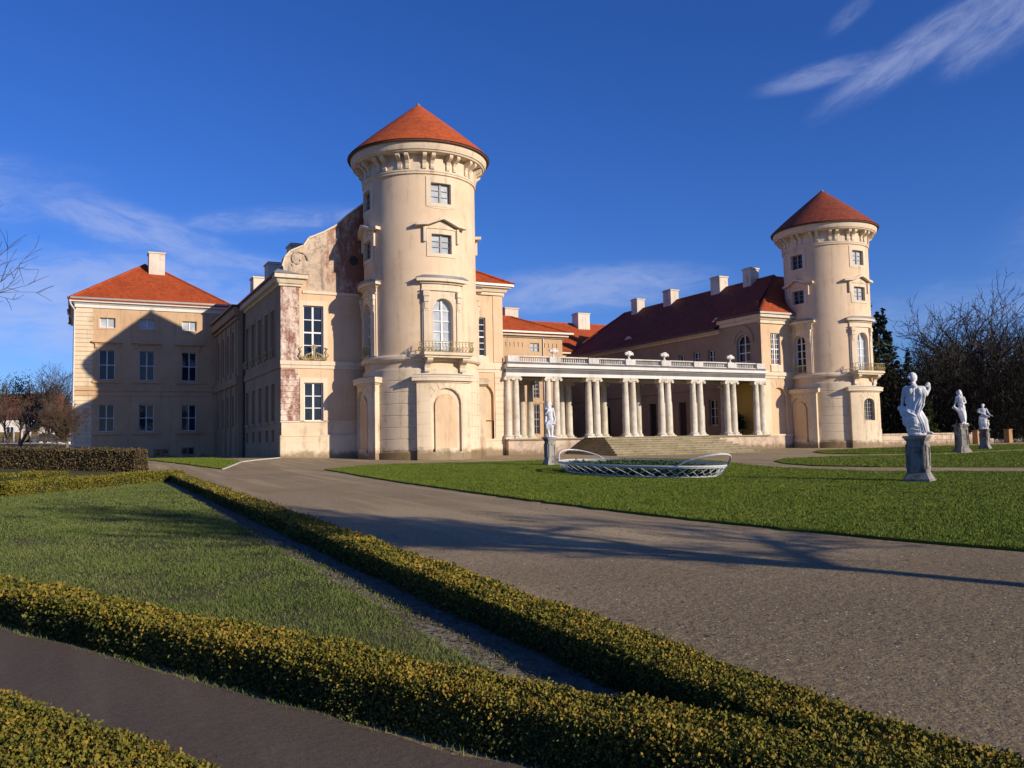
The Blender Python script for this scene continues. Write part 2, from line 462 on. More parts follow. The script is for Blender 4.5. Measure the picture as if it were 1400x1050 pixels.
def gravel(name, ca, cb, fine=1.0, fleck=.8, near=False):
    n, b = newmat(name, .95, .15); P = nd(n, 'ShaderNodeNewGeometry').outputs['Position']
    v = nd(n, 'ShaderNodeTexVoronoi', None, Vector=P, Scale=55.*fine); s = nd(n, 'ShaderNodeSeparateColor', None, Color=v.outputs['Color']).outputs[0]
    v2 = nd(n, 'ShaderNodeTexVoronoi', None, Vector=P, Scale=140.*fine); s2 = nd(n, 'ShaderNodeSeparateColor', None, Color=v2.outputs['Color']).outputs[1]
    col = mixc(n, s, ca, cb)
    col = mixc(n, mth(n, 'MULTIPLY', s2, .5), col, tuple(x*.45 for x in ca))
    col = mixc(n, mth(n, 'MULTIPLY', sstep(n, s2, .93, .97), fleck), col, (.5, .45, .38))
    big = noise(n, P, .35, 5, .6); col = mixc(n, mth(n, 'MULTIPLY', sstep(n, big, .4, .7), .45), col, tuple(x*.62 for x in ca))
    trk = noise(n, vscale(n, P, (1.6, .10, 1.)), 1.0, 4, .5)
    col = mixc(n, mth(n, 'MULTIPLY', sstep(n, trk, .5, .66), .42), col, tuple(x*1.22 for x in cb))
    if near:      # near stretch darkened: self-shading of its coarse grain put into the colour
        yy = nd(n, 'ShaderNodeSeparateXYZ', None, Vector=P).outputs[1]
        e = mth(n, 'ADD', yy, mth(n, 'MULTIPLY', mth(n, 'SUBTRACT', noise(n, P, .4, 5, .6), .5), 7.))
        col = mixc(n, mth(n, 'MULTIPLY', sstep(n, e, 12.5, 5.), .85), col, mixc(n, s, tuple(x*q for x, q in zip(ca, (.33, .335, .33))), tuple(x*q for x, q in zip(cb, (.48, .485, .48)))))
    n.links.new(col, b.inputs['Base Color'])
    h = mth(n, 'ADD', mth(n, 'MULTIPLY', s, .7), mth(n, 'ADD', mth(n, 'MULTIPLY', s2, .5), mth(n, 'MULTIPLY', noise(n, P, 9, 5, .65), 1.1)))
    bump(n, b, h, .9 if near else .3, .03)


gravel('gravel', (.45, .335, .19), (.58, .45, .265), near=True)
gravel('tarmac', (.108, .083, .062), (.14, .112, .086), 1.4, .12)
n, b = newmat('pebble', .9, .2); g = nd(n, 'ShaderNodeNewGeometry')
n.links.new(ramp(n, g.outputs['Random Per Island'], [(0, (.07, .055, .042)), (.45, (.2, .155, .11)), (.8, (.36, .29, .21)), (1, (.6, .54, .45))]), b.inputs['Base Color'])


def grassmat(name, stops, clump=0.):
    n, b = newmat(name, .75, .2); g = nd(n, 'ShaderNodeNewGeometry'); P = g.outputs['Position']
    f = mth(n, 'ADD', mth(n, 'MULTIPLY', g.outputs['Random Per Island'], .55), mth(n, 'MULTIPLY', noise(n, P, .9, 6, .65), .9))
    if clump: f = mth(n, 'ADD', mth(n, 'MULTIPLY', f, 1-clump*.4), mth(n, 'MULTIPLY', mth(n, 'SUBTRACT', mth(n, 'ADD', mth(n, 'MULTIPLY', noise(n, P, 3.2, 3, .6), .5), mth(n, 'MULTIPLY', noise(n, P, 13., 2, .5), .5)), .22), clump*1.25))
    n.links.new(ramp(n, mth(n, 'SUBTRACT', f, .22), stops), b.inputs['Base Color'])
    return n, b


grassmat('grass_lush', [(0, (.05, .085, .008)), (.35, (.09, .135, .012)), (.65, (.135, .175, .02)), (1, (.21, .21, .05))], .4)
grassmat('grass_worn', [(0, (.034, .06, .011)), (.35, (.074, .115, .022)), (.65, (.13, .155, .042)), (1, (.24, .21, .10))], .5)
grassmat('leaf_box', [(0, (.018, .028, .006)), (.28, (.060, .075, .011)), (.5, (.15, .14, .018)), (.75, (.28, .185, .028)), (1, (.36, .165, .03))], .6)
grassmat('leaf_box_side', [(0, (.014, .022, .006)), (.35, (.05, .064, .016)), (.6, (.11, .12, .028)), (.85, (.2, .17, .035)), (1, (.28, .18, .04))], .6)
grassmat('leaf_box_yellow', [(0, (.05, .06, .010)), (.35, (.13, .125, .016)), (.7, (.21, .175, .022)), (1, (.26, .16, .03))])
grassmat('leaf_beech', [(0, (.035, .034, .016)), (.35, (.085, .07, .03)), (.7, (.14, .095, .045)), (1, (.22, .13, .07))])
grassmat('leaf_dark', [(0, (.006, .012, .005)), (.5, (.014, .026, .010)), (1, (.034, .05, .018))])
grassmat('leaf_fir', [(0, (.02, .035, .008)), (.5, (.04, .062, .014)), (1, (.08, .10, .024))])
grassmat('leaf_ivy', [(0, (.014, .03, .010)), (.5, (.03, .06, .018)), (1, (.08, .12, .05))])
grassmat('thicket', [(0, (.010, .010, .007)), (.5, (.022, .019, .013)), (1, (.045, .035, .023))])
for nm, c1, c2, c3 in (('lawn_lush', (.045, .068, .009), (.085, .115, .015), (.15, .145, .04)), ('lawn_worn', (.05, .055, .022), (.10, .095, .04), (.21, .165, .095)), ('forest_floor', (.03, .027, .018), (.05, .045, .025), (.07, .06, .03))):
    n, b = newmat(nm, .95, .1); P = nd(n, 'ShaderNodeNewGeometry').outputs['Position']
    f = mth(n, 'ADD', mth(n, 'MULTIPLY', noise(n, P, .8, 7, .7), .8), mth(n, 'MULTIPLY', noise(n, P, 28, 4, .7), .35))
    n.links.new(ramp(n, mth(n, 'SUBTRACT', f, .08), [(.3, c1), (.5, c2), (.75, c3)]), b.inputs['Base Color'])
    bump(n, b, noise(n, P, 30, 4, .7), .8, .04)

# ------------------------------------------------------------------ ground


def ss(t): t = np.clip(t, 0, 1); return t*t*(3-2*t)


def zg(u, v):
    u = np.asarray(u, float); v = np.asarray(v, float)
    return .018*np.clip(v, -20, 52)+.2*ss((17-u)/6)*ss((v-38)/13)+.03*np.clip(v-82, 0, 75)*ss((15-u)/20)


GU = np.unique(np.concatenate([np.arange(-45, 106, 3.), [-1500, -900, -500, -300, -180, -100, -65, 130, 170, 250, 400, 700, 1200, 2000]]))
GV = np.unique(np.concatenate([np.arange(-21, 163, 3.), [-1200, -600, -300, -120, -60, 185, 230, 320, 500, 900, 1600, 2500]]))
GZ = zg(GU[:, None], GV[None, :])


def zl(u, v):
    """height on the triangulated ground"""
    u = np.atleast_1d(np.asarray(u, float)); v = np.atleast_1d(np.asarray(v, float))
    i = np.clip(np.searchsorted(GU, u, 'right')-1, 0, len(GU)-2); j = np.clip(np.searchsorted(GV, v, 'right')-1, 0, len(GV)-2)
    a = (u-GU[i])/(GU[i+1]-GU[i]); b = (v-GV[j])/(GV[j+1]-GV[j])
    z00, z10, z01, z11 = GZ[i, j], GZ[i+1, j], GZ[i, j+1], GZ[i+1, j+1]
    return np.where(a >= b, z00+a*(z10-z00)+b*(z11-z10), z00+b*(z01-z00)+a*(z11-z01))


def Z(u, v): return float(zl(u, v)[0])


mb = MB()
for i in range(len(GU)):
    for j in range(len(GV)): mb.v.append((GU[i], GV[j], GZ[i, j]))
nv = len(GV)
for i in range(len(GU)-1):
    for j in range(len(GV)-1):
        a, b_, c, d = i*nv+j, (i+1)*nv+j, (i+1)*nv+j+1, i*nv+j+1
        mb.f += [(a, b_, c), (a, c, d)]
tag(mb.obj('ground', 'forest_floor'), kind='structure')


def clip(poly, tri):
    out = poly
    for k in range(3):
        a, b = tri[k], tri[(k+1) % 3]; inp = out; out = []
        if not inp: return []
        def side(p): return (b[0]-a[0])*(p[1]-a[1])-(b[1]-a[1])*(p[0]-a[0])
        for q in range(len(inp)):
            p0, p1 = inp[q-1], inp[q]; s0, s1 = side(p0), side(p1)
            if s1 >= 0:
                if s0 < 0: t = s0/(s0-s1); out.append((p0[0]+t*(p1[0]-p0[0]), p0[1]+t*(p1[1]-p0[1])))
                out.append(p1)
            elif s0 >= 0: t = s0/(s0-s1); out.append((p0[0]+t*(p1[0]-p0[0]), p0[1]+t*(p1[1]-p0[1])))
    return out


def sheet(name, mat, poly, dz, skirt=False, jit=0., seed=1, kind='structure'):
    r = random.Random(seed)
    if jit:
        q = []
        for (a, b) in zip(poly, poly[1:]+poly[:1]):
            L = math.dist(a, b); k = max(1, int(L/.35)) if L < 60 else 1
            for i in range(k):
                s = 0 if i == 0 else r.gauss(0, jit); t = i/k; nx, ny = -(b[1]-a[1])/L, (b[0]-a[0])/L
                q.append((a[0]+t*(b[0]-a[0])+nx*s, a[1]+t*(b[1]-a[1])+ny*s))
        poly = q
    m = MB(); us = [p[0] for p in poly]; vs = [p[1] for p in poly]
    i0 = max(0, np.searchsorted(GU, min(us), 'right')-1); i1 = np.searchsorted(GU, max(us)); j0 = max(0, np.searchsorted(GV, min(vs), 'right')-1); j1 = np.searchsorted(GV, max(vs))
    for i in range(i0, min(i1, len(GU)-1)):
        for j in range(j0, min(j1, len(GV)-1)):
            A, B, C, D = [(GU[x], GV[y]) for x, y in ((i, j), (i+1, j), (i+1, j+1), (i, j+1))]
            for t in ((A, B, C), (A, C, D)):
                c = clip(poly, t)
                if len(c) >= 3: m.face([(p[0], p[1], Z(*p)+dz) for p in c])
    if skirt:
        for a, b in zip(poly, poly[1:]+poly[:1]):
            k = max(1, int(math.dist(a, b)/3.))
            for i in range(k):
                p = [(a[0]+(b[0]-a[0])*t, a[1]+(b[1]-a[1])*t) for t in (i/k, (i+1)/k)]
                m.face([(*p[0], Z(*p[0])+dz), (*p[1], Z(*p[1])+dz), (*p[1], Z(*p[1])-.06), (*p[0], Z(*p[0])-.06)])
    return tag(m.obj(name, mat), kind=kind)


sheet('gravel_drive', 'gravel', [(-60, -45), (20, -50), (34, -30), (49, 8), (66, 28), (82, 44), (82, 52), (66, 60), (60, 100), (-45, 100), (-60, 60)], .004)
LUSH1 = [(9.9, 37.6), (9.48, 28.6), (9.43, 23.2), (9.48, 18.7), (9.6, 15.5), (9.78, 13.2), (10., 11.5), (10.25, 10.), (10.46, 8.9), (10.72, 7.9), (11., 7.), (11.6, 5), (13, 2.2), (15.5, .5), (21, 2), (27, 8), (30.5, 15), (29.8, 18), (27.6, 20), (25.8, 21.8), (25.4, 24.2), (25.4, 26.5), (26.4, 29.4), (28.2, 33), (28.9, 36.5), (27.9, 39.3), (25.4, 40.6), (22.5, 40.6), (19.5, 40.2), (17.2, 40.5), (14.5, 41), (12.2, 40)]
LUSH2 = [(30., 31.2), (28.4, 28.8), (27.7, 26.5), (28.8, 24.1), (30.7, 22.2), (33, 19.9), (38, 18), (44, 20), (53, 30.5), (54, 33.5), (43.5, 32.1), (40.5, 32.8), (38.3, 33.5), (35.5, 33.9), (32.9, 33.4)]
LUSH3 = [(43., 41.2), (40.6, 38.0), (41.6, 35.6), (45.5, 33.6), (55, 35), (64, 37.3), (71, 44.2), (60, 45.0), (51.8, 44.4), (45.3, 43.0)]
sheet('lawn', 'lawn_lush', LUSH1, .045, True, .04, 3)
sheet('lawn', 'lawn_lush', LUSH2, .045, True, .02, 4)
sheet('lawn', 'lawn_lush', LUSH3, .045, True, .02, 5)
TRI = [(4.3, 49.), (6.05, 40.9), (7.9, 46.6), (7.3, 53.), (5.0, 58), (3.5, 56)]
sheet('lawn', 'lawn_lush', TRI, .045, True, .02, 6)
# planted beds at left: soil, worn lawn and a tarmac path
dA = Vector((.4524, -.8918)); nA = Vector((.8918, .4524))      # along hedge A towards the viewer; to its right


def onA(s, o): p = Vector((-.53, 8.75))+dA*s+nA*o; return (p.x, p.y)


BED = [onA(-26, .25), onA(8.3, .25), (3.34, .8), (3.34, 32.0), (2.7, 33.6), (-1.6, 27.6), (-9.5, 27.5)]
sheet('garden_soil', 'soil', BED, .012)
WORN = [onA(-26, .62), onA(-3, .56), onA(4.3, .56), (2.50, 4.3), (2.52, 5.7), (2.56, 8), (2.56, 12), (2.66, 20), (2.7, 31.6), (-1.5, 26.3), (-9.2, 26.6)]
sheet('lawn', 'lawn_worn', WORN, .035, True, .03, 7)
sheet('lawn', 'lawn_worn', [(-30, 29.5), (-2.6, 29.2), (1.9, 34.6), (2.9, 39.6), (-3, 46.4), (-30, 70)], .02, False, 0)
sheet('dry_soil', 'dry_soil', [(2.36, 3.6), (2.46, 8), (2.5, 14), (2.62, 19), (2.70, 20), (2.70, 12), (2.74, 3.6), (2.6, 3.0)], .02, False, .05, 8)
sheet('tarmac_path', 'tarmac', [onA(-26, -.03), onA(-3, -.03), onA(9, -.03), onA(12, -.03), onA(12, -1.3), onA(9, -1.3), onA(-3, -1.3), onA(-26, -1.3)], .02, False, .022, 9)
sheet('garden_soil', 'soil', [onA(-26, -1.3), onA(12, -1.3), onA(12, -6), onA(-26, -6)], .012)
sheet('road', 'tarmac', [(-60, 139), (6, 139), (6, 146), (-60, 146)], .01)
sheet('pavement', 'kerb_stone', [(-60, 147), (6, 147), (6, 156), (-60, 156)], .05)
mb = MB()
for a, b in (((7.9, 46.7), (6.1, 40.8)), ((7.95, 46.75), (10.8, 51.0))):
    k = 6
    for i in range(k):
        p = [(a[0]+(b[0]-a[0])*t, a[1]+(b[1]-a[1])*t) for t in (i/k, (i+.97)/k)]; n_ = Vector((b[1]-a[1], a[0]-b[0])).normalized()*.035
        z0, z1 = Z(*p[0]), Z(*p[1])
        mb.hexa([(p[0][0]-n_.x, p[0][1]-n_.y, z0-.05), (p[1][0]-n_.x, p[1][1]-n_.y, z1-.05), (p[1][0]+n_.x, p[1][1]+n_.y, z1-.05), (p[0][0]+n_.x, p[0][1]+n_.y, z0-.05),
                 (p[0][0]-n_.x, p[0][1]-n_.y, z0+.05), (p[1][0]-n_.x, p[1][1]-n_.y, z1+.05), (p[1][0]+n_.x, p[1][1]+n_.y, z1+.05), (p[0][0]+n_.x, p[0][1]+n_.y, z0+.05)])
tag(mb.obj('kerb', 'kerb_stone'), kind='structure')


def in_poly(poly, x, y):
    x = np.asarray(x); ins = np.zeros(len(x), bool)
    for (x0, y0), (x1, y1) in zip(poly, poly[1:]+poly[:1]):
        if y0 == y1: continue
        c = ((y0 > y) != (y1 > y)) & (x < (x1-x0)*(y-y0)/(y1-y0)+x0); ins ^= c
    return ins


def grass(name, mat, poly, dz, dens, h, cmax=None, falloff=9.):
    """blades of grass over a polygon, thinned and widened with distance"""
    us = [p[0] for p in poly]; vs = [p[1] for p in poly]; x0, x1, y0, y1 = min(us), max(us), min(vs), max(vs)
    N = int((x1-x0)*(y1-y0)*dens); x = NR.uniform(x0, x1, N); y = NR.uniform(y0, y1, N)
    ok = in_poly(poly, x, y); R = np.hypot(x, y); dpt = x*math.sin(HEAD)+y*math.cos(HEAD); lat = np.abs(x*math.cos(HEAD)-y*math.sin(HEAD))
    ok &= (lat < dpt*.64+1.5) & (NR.random(N) < np.clip(falloff/np.maximum(R, .1), 0, 1)**1.15)
    clump = np.sin(x*3.1+1.3*np.sin(y*2.3))*np.sin(y*2.7+1.1*np.sin(x*1.9)); ok &= NR.random(N) < .75+.35*clump
    bare = np.sin(x*1.17+2.1*np.sin(y*.83+1))+np.sin(y*1.41+1.7*np.sin(x*.71))+.6*np.sin(x*4.3+y*3.1)
    ok &= NR.random(N) < np.where(bare > 1.25, .38 if mat == 'grass_worn' else .7, 1.)
    x, y, R = x[ok], y[ok], R[ok]; N = len(x); z = zl(x, y)+dz-.006
    w = .0032*np.clip(R/6., 1, 4)*NR.uniform(.7, 1.4, N); hh = h*NR.uniform(.5, 1.25, N)*(1+.25*clump[ok]); a = NR.uniform(0, 2*PI, N)
    le = NR.uniform(.2, .9, N)*hh; b2 = NR.uniform(0, 2*PI, N)
    V_ = np.empty((N, 3, 3)); V_[:, 0] = np.stack([x-w*np.cos(a), y-w*np.sin(a), z], 1); V_[:, 1] = np.stack([x+w*np.cos(a), y+w*np.sin(a), z], 1)
    V_[:, 2] = np.stack([x+le*np.cos(b2), y+le*np.sin(b2), z+hh], 1)
    return tag(link(name, np_mesh(name, V_.reshape(-1, 3), 3, mat)), kind='stuff')


grass('grass', 'grass_worn', WORN, .035, 5200, .038, falloff=8.)
grass('grass', 'grass_worn', [onA(-3, .06), onA(9, .06), onA(9, -.07), onA(-3, -.07)], .012, 2200, .035, falloff=9.)
grass('grass', 'grass_worn', [(2.4, 3.5), (2.4, 31), (2.8, 31), (2.8, 3.5)], .02, 1500, .03, falloff=9.)
grass('grass', 'grass_lush', LUSH1, .045, 3600, .036, falloff=11.)
grass('grass', 'grass_lush', LUSH2, .045, 420, .06, falloff=30.)
grass('grass', 'grass_lush', LUSH3, .045, 330, .06, falloff=40.)
grass('grass', 'grass_lush', TRI, .045, 800, .06, falloff=40.)
# loose stones on the near drive and leaf litter on the soil
def stones(name, mat, N, fx, s0, s1, dz):
    x, y = fx(N); N = len(x); z = zl(x, y)+dz; s = NR.uniform(s0, s1, N)*np.clip(np.hypot(x, y)/5, .7, 1.5)
    a = NR.uniform(0, 2*PI, (N, 4)); V_ = np.empty((N, 4, 3))
    for k in range(4):
        an = 2*PI*k/4+a[:, 0]+NR.uniform(-.4, .4, N); V_[:, k] = np.stack([x+s*np.cos(an), y+s*np.sin(an), z+s*NR.uniform(0, .6, N)], 1)
    return tag(link(name, np_mesh(name, V_.reshape(-1, 3), 4, mat)), kind='stuff')
def fx_drive(N):
    x = NR.uniform(2.9, 12, N); y = NR.uniform(1., 16, N); ok = (NR.random(N) < np.clip(4./np.hypot(x, y), 0, 1)**1.6) & ~in_poly(LUSH1, x, y); return x[ok], y[ok]
def fx_soil(N):
    x = NR.uniform(2.45, 3.1, N); y = 3+23*NR.random(N)**1.8; return x, y
stones('gravel', 'pebble', 260000, fx_drive, .003, .008, .003)
def fx_leaf(N):
    x = NR.uniform(3.5, 12, N); y = NR.uniform(1., 24, N); ok = (NR.random(N) < np.where(x < 4.6, .9, .12)) & ~in_poly(LUSH1, x, y); return x[ok], y[ok]
def fx_lawn(N):
    x = NR.uniform(-4, 2.6, N); y = NR.uniform(4, 26, N); ok = in_poly(WORN, x, y); return x[ok], y[ok]
stones('leaf_litter', 'leaf_beech', 900, fx_lawn, .012, .022, .06)
stones('leaf_litter', 'leaf_beech', 1800, fx_leaf, .008, .018, .006)
stones('leaf_litter', 'leaf_beech', 7000, fx_soil, .005, .015, .022)


# ------------------------------------------------------------------ hedges
def leafmesh(name, p, nrm, size, mat, spread=.9, aspect=.36):
    N = len(p); l = NR.normal(0, spread, (N, 3))+nrm*.8; l[:, 2] += .25; l /= np.linalg.norm(l, axis=1, keepdims=True)
    w = np.cross(l, NR.normal(0, 1, (N, 3))); w /= np.linalg.norm(w, axis=1, keepdims=True)+1e-9; q = np.cross(l, w)
    s = (size*NR.uniform(.65, 1.3, N))[:, None]
    V_ = np.empty((N, 4, 3)); V_[:, 0] = p-l*s*.5; V_[:, 2] = p+l*s*.5; V_[:, 1] = p+w*s*aspect+q*s*.12; V_[:, 3] = p-w*s*aspect+q*s*.12
    return np_mesh(name, V_.reshape(-1, 3), 4, mat)


def hedge(name, label, cat, a, b, width, height, dens, size, mat, rough=.03, fall=None, core='leaf_dark', lump=.03, ends=True, group=None, side=None):
    if side: lump = .02
    a = Vector(a); b = Vector(b); L = (b-a).length; t = (b-a)/L; n_ = Vector((-t.y, t.x))
    root = thing(name, label, cat, (*((a+b)/2), Z(*((a+b)/2))), group)
    perim = width+2*height; N = int(L*perim*dens)
    s = NR.uniform(0, L, N); e = NR.uniform(0, perim, N); endf = NR.random(N) < ((width*height*2)/(L*perim))
    x = np.empty(N); z = np.empty(N); nx = np.zeros(N); nz = np.zeros(N); ns = np.zeros(N)
    m1 = e < width; m2 = (e >= width) & (e < width+height); m3 = ~(m1 | m2)
    x[m1] = e[m1]-width/2; z[m1] = height; nz[m1] = 1
    x[m2] = -width/2; z[m2] = e[m2]-width; nx[m2] = -1; x[m3] = width/2; z[m3] = e[m3]-width-height; nx[m3] = 1
    if ends:
        k = endf; x[k] = NR.uniform(-width/2, width/2, k.sum()); z[k] = NR.uniform(0, height, k.sum()); s[k] = np.where(NR.random(k.sum()) < .5, 0, L); nx[k] = 0; nz[k] = 0; ns[k] = np.sign(s[k]-L/2)
    # rounded shoulders and an uneven clip
    cr = .06; f = (z > height-cr) & (np.abs(x) > width/2-cr); x[f] *= 1-.10*NR.random(f.sum()); z[f] -= .03*NR.random(f.sum())
    ph = NR.uniform(0, 6.28, 6)
    d = lump*(np.sin(s*2.1+ph[0]+x*3)+.7*np.sin(s*5.3+ph[1]+z*6)+.5*np.sin(s*11.7+ph[2]+x*9+z*7)+(.9 if side else 0)*np.sin(s*38+ph[3]+5*np.sin(x*21+z*17))*np.sin((x+z)*43+ph[4]+3*np.sin(s*13)))/1.5+NR.normal(0, rough, N)-.6*rough
    x += nx*d; z += nz*d; s2 = s+ns*d
    u = a.x+t.x*s2+n_.x*x; v = a.y+t.y*s2+n_.y*x; R = np.hypot(u, v)
    keep = np.ones(N, bool) if fall is None else NR.random(N) < np.clip(fall/np.maximum(R, .3), 0, 1)**1.5
    sz = size*np.clip(R/(fall or 1e9), 1, 3.2)
    u, v, z, R, sz = u[keep], v[keep], np.maximum(z[keep], .02), R[keep], sz[keep]; zz = zl(u, v)+z
    P_ = np.stack([u, v, zz], 1)-np.array(ORG[root.name]); nr = np.stack([n_.x*nx+t.x*ns, n_.y*nx+t.y*ns, nz], 1)[keep]
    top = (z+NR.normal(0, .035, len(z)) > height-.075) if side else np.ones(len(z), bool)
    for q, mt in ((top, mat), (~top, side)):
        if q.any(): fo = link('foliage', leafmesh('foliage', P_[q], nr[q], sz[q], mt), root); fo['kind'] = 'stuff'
    if side:
        k_ = NR.random(len(z)) < .014
        fo = link('twigs', leafmesh('twigs', P_[k_]-nr[k_]*.02, nr[k_], sz[k_]*4.2, 'twig_brown', .5, .05), root); fo['kind'] = 'stuff'
    c = MB(); w = width/2-.035; k = max(1, int(L/2.5))
    for i in range(k):
        p = [a+t*(L*i/k+(.05 if i == 0 else 0)), a+t*(L*(i+1)/k-(.05 if i == k-1 else 0))]
        q = []
        for dz in (-.02, height-.03):
            for (pp, sg) in ((p[0], -1), (p[1], -1), (p[1], 1), (p[0], 1)):
                g = pp+n_*(w*sg); q.append((g.x, g.y, Z(*pp)+dz))
        c.hexa(q)
    c.obj('branches', core, root)
    return root


def e2(p): return Vector(p)


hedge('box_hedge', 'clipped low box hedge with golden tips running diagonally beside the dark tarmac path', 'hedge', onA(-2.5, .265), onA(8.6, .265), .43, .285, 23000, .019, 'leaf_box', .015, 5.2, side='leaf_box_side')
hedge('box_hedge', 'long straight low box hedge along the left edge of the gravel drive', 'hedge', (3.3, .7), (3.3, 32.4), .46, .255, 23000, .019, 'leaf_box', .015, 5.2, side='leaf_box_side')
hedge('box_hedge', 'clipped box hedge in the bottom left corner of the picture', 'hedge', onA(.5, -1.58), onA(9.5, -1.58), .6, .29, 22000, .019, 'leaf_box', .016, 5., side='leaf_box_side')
hedge('box_hedge', 'yellowish low box hedge closing the far end of the worn lawn', 'hedge', (-9.5, 27.2), (-1.75, 27.2), .6, .36, 2600, .05, 'leaf_box_yellow', .025)
hedge('box_hedge', 'yellowish low box hedge running up to the far end of the drive hedge', 'hedge', (-1.75, 27.2), (3.35, 33.0), .6, .36, 2600, .05, 'leaf_box_yellow', .025)
hedge('box_hedge', 'green low box hedge just behind the yellowish one at left', 'hedge', (-9., 31.2), (-.2, 34.6), .5, .36, 1800, .06, 'leaf_box_yellow', .025)
hedge('tall_hedge', 'brown tall clipped beech hedge in front of the corner pavilion', 'hedge', (-14, 57.5), (2.72, 40.9), .75, .95, 1100, .075, 'leaf_beech', .05, core='thicket', lump=.03)

# ------------------------------------------------------------------ towers
def pediment(m, x0, x1, z0, zp, d0, d1):
    c = (x0+x1)/2; h = x1-x0
    top = lambda x: z0+.16+.04*min(1, (h/2-abs(x-c))/(h*.22))+max(0, zp-z0-.2)*max(0, 1-abs(x-c)/(h*.28))
    return MB().mstrip(m, [(x, top(x)-.17, top(x)) for x in (x0+h*i/18 for i in range(19))], d0, d1)


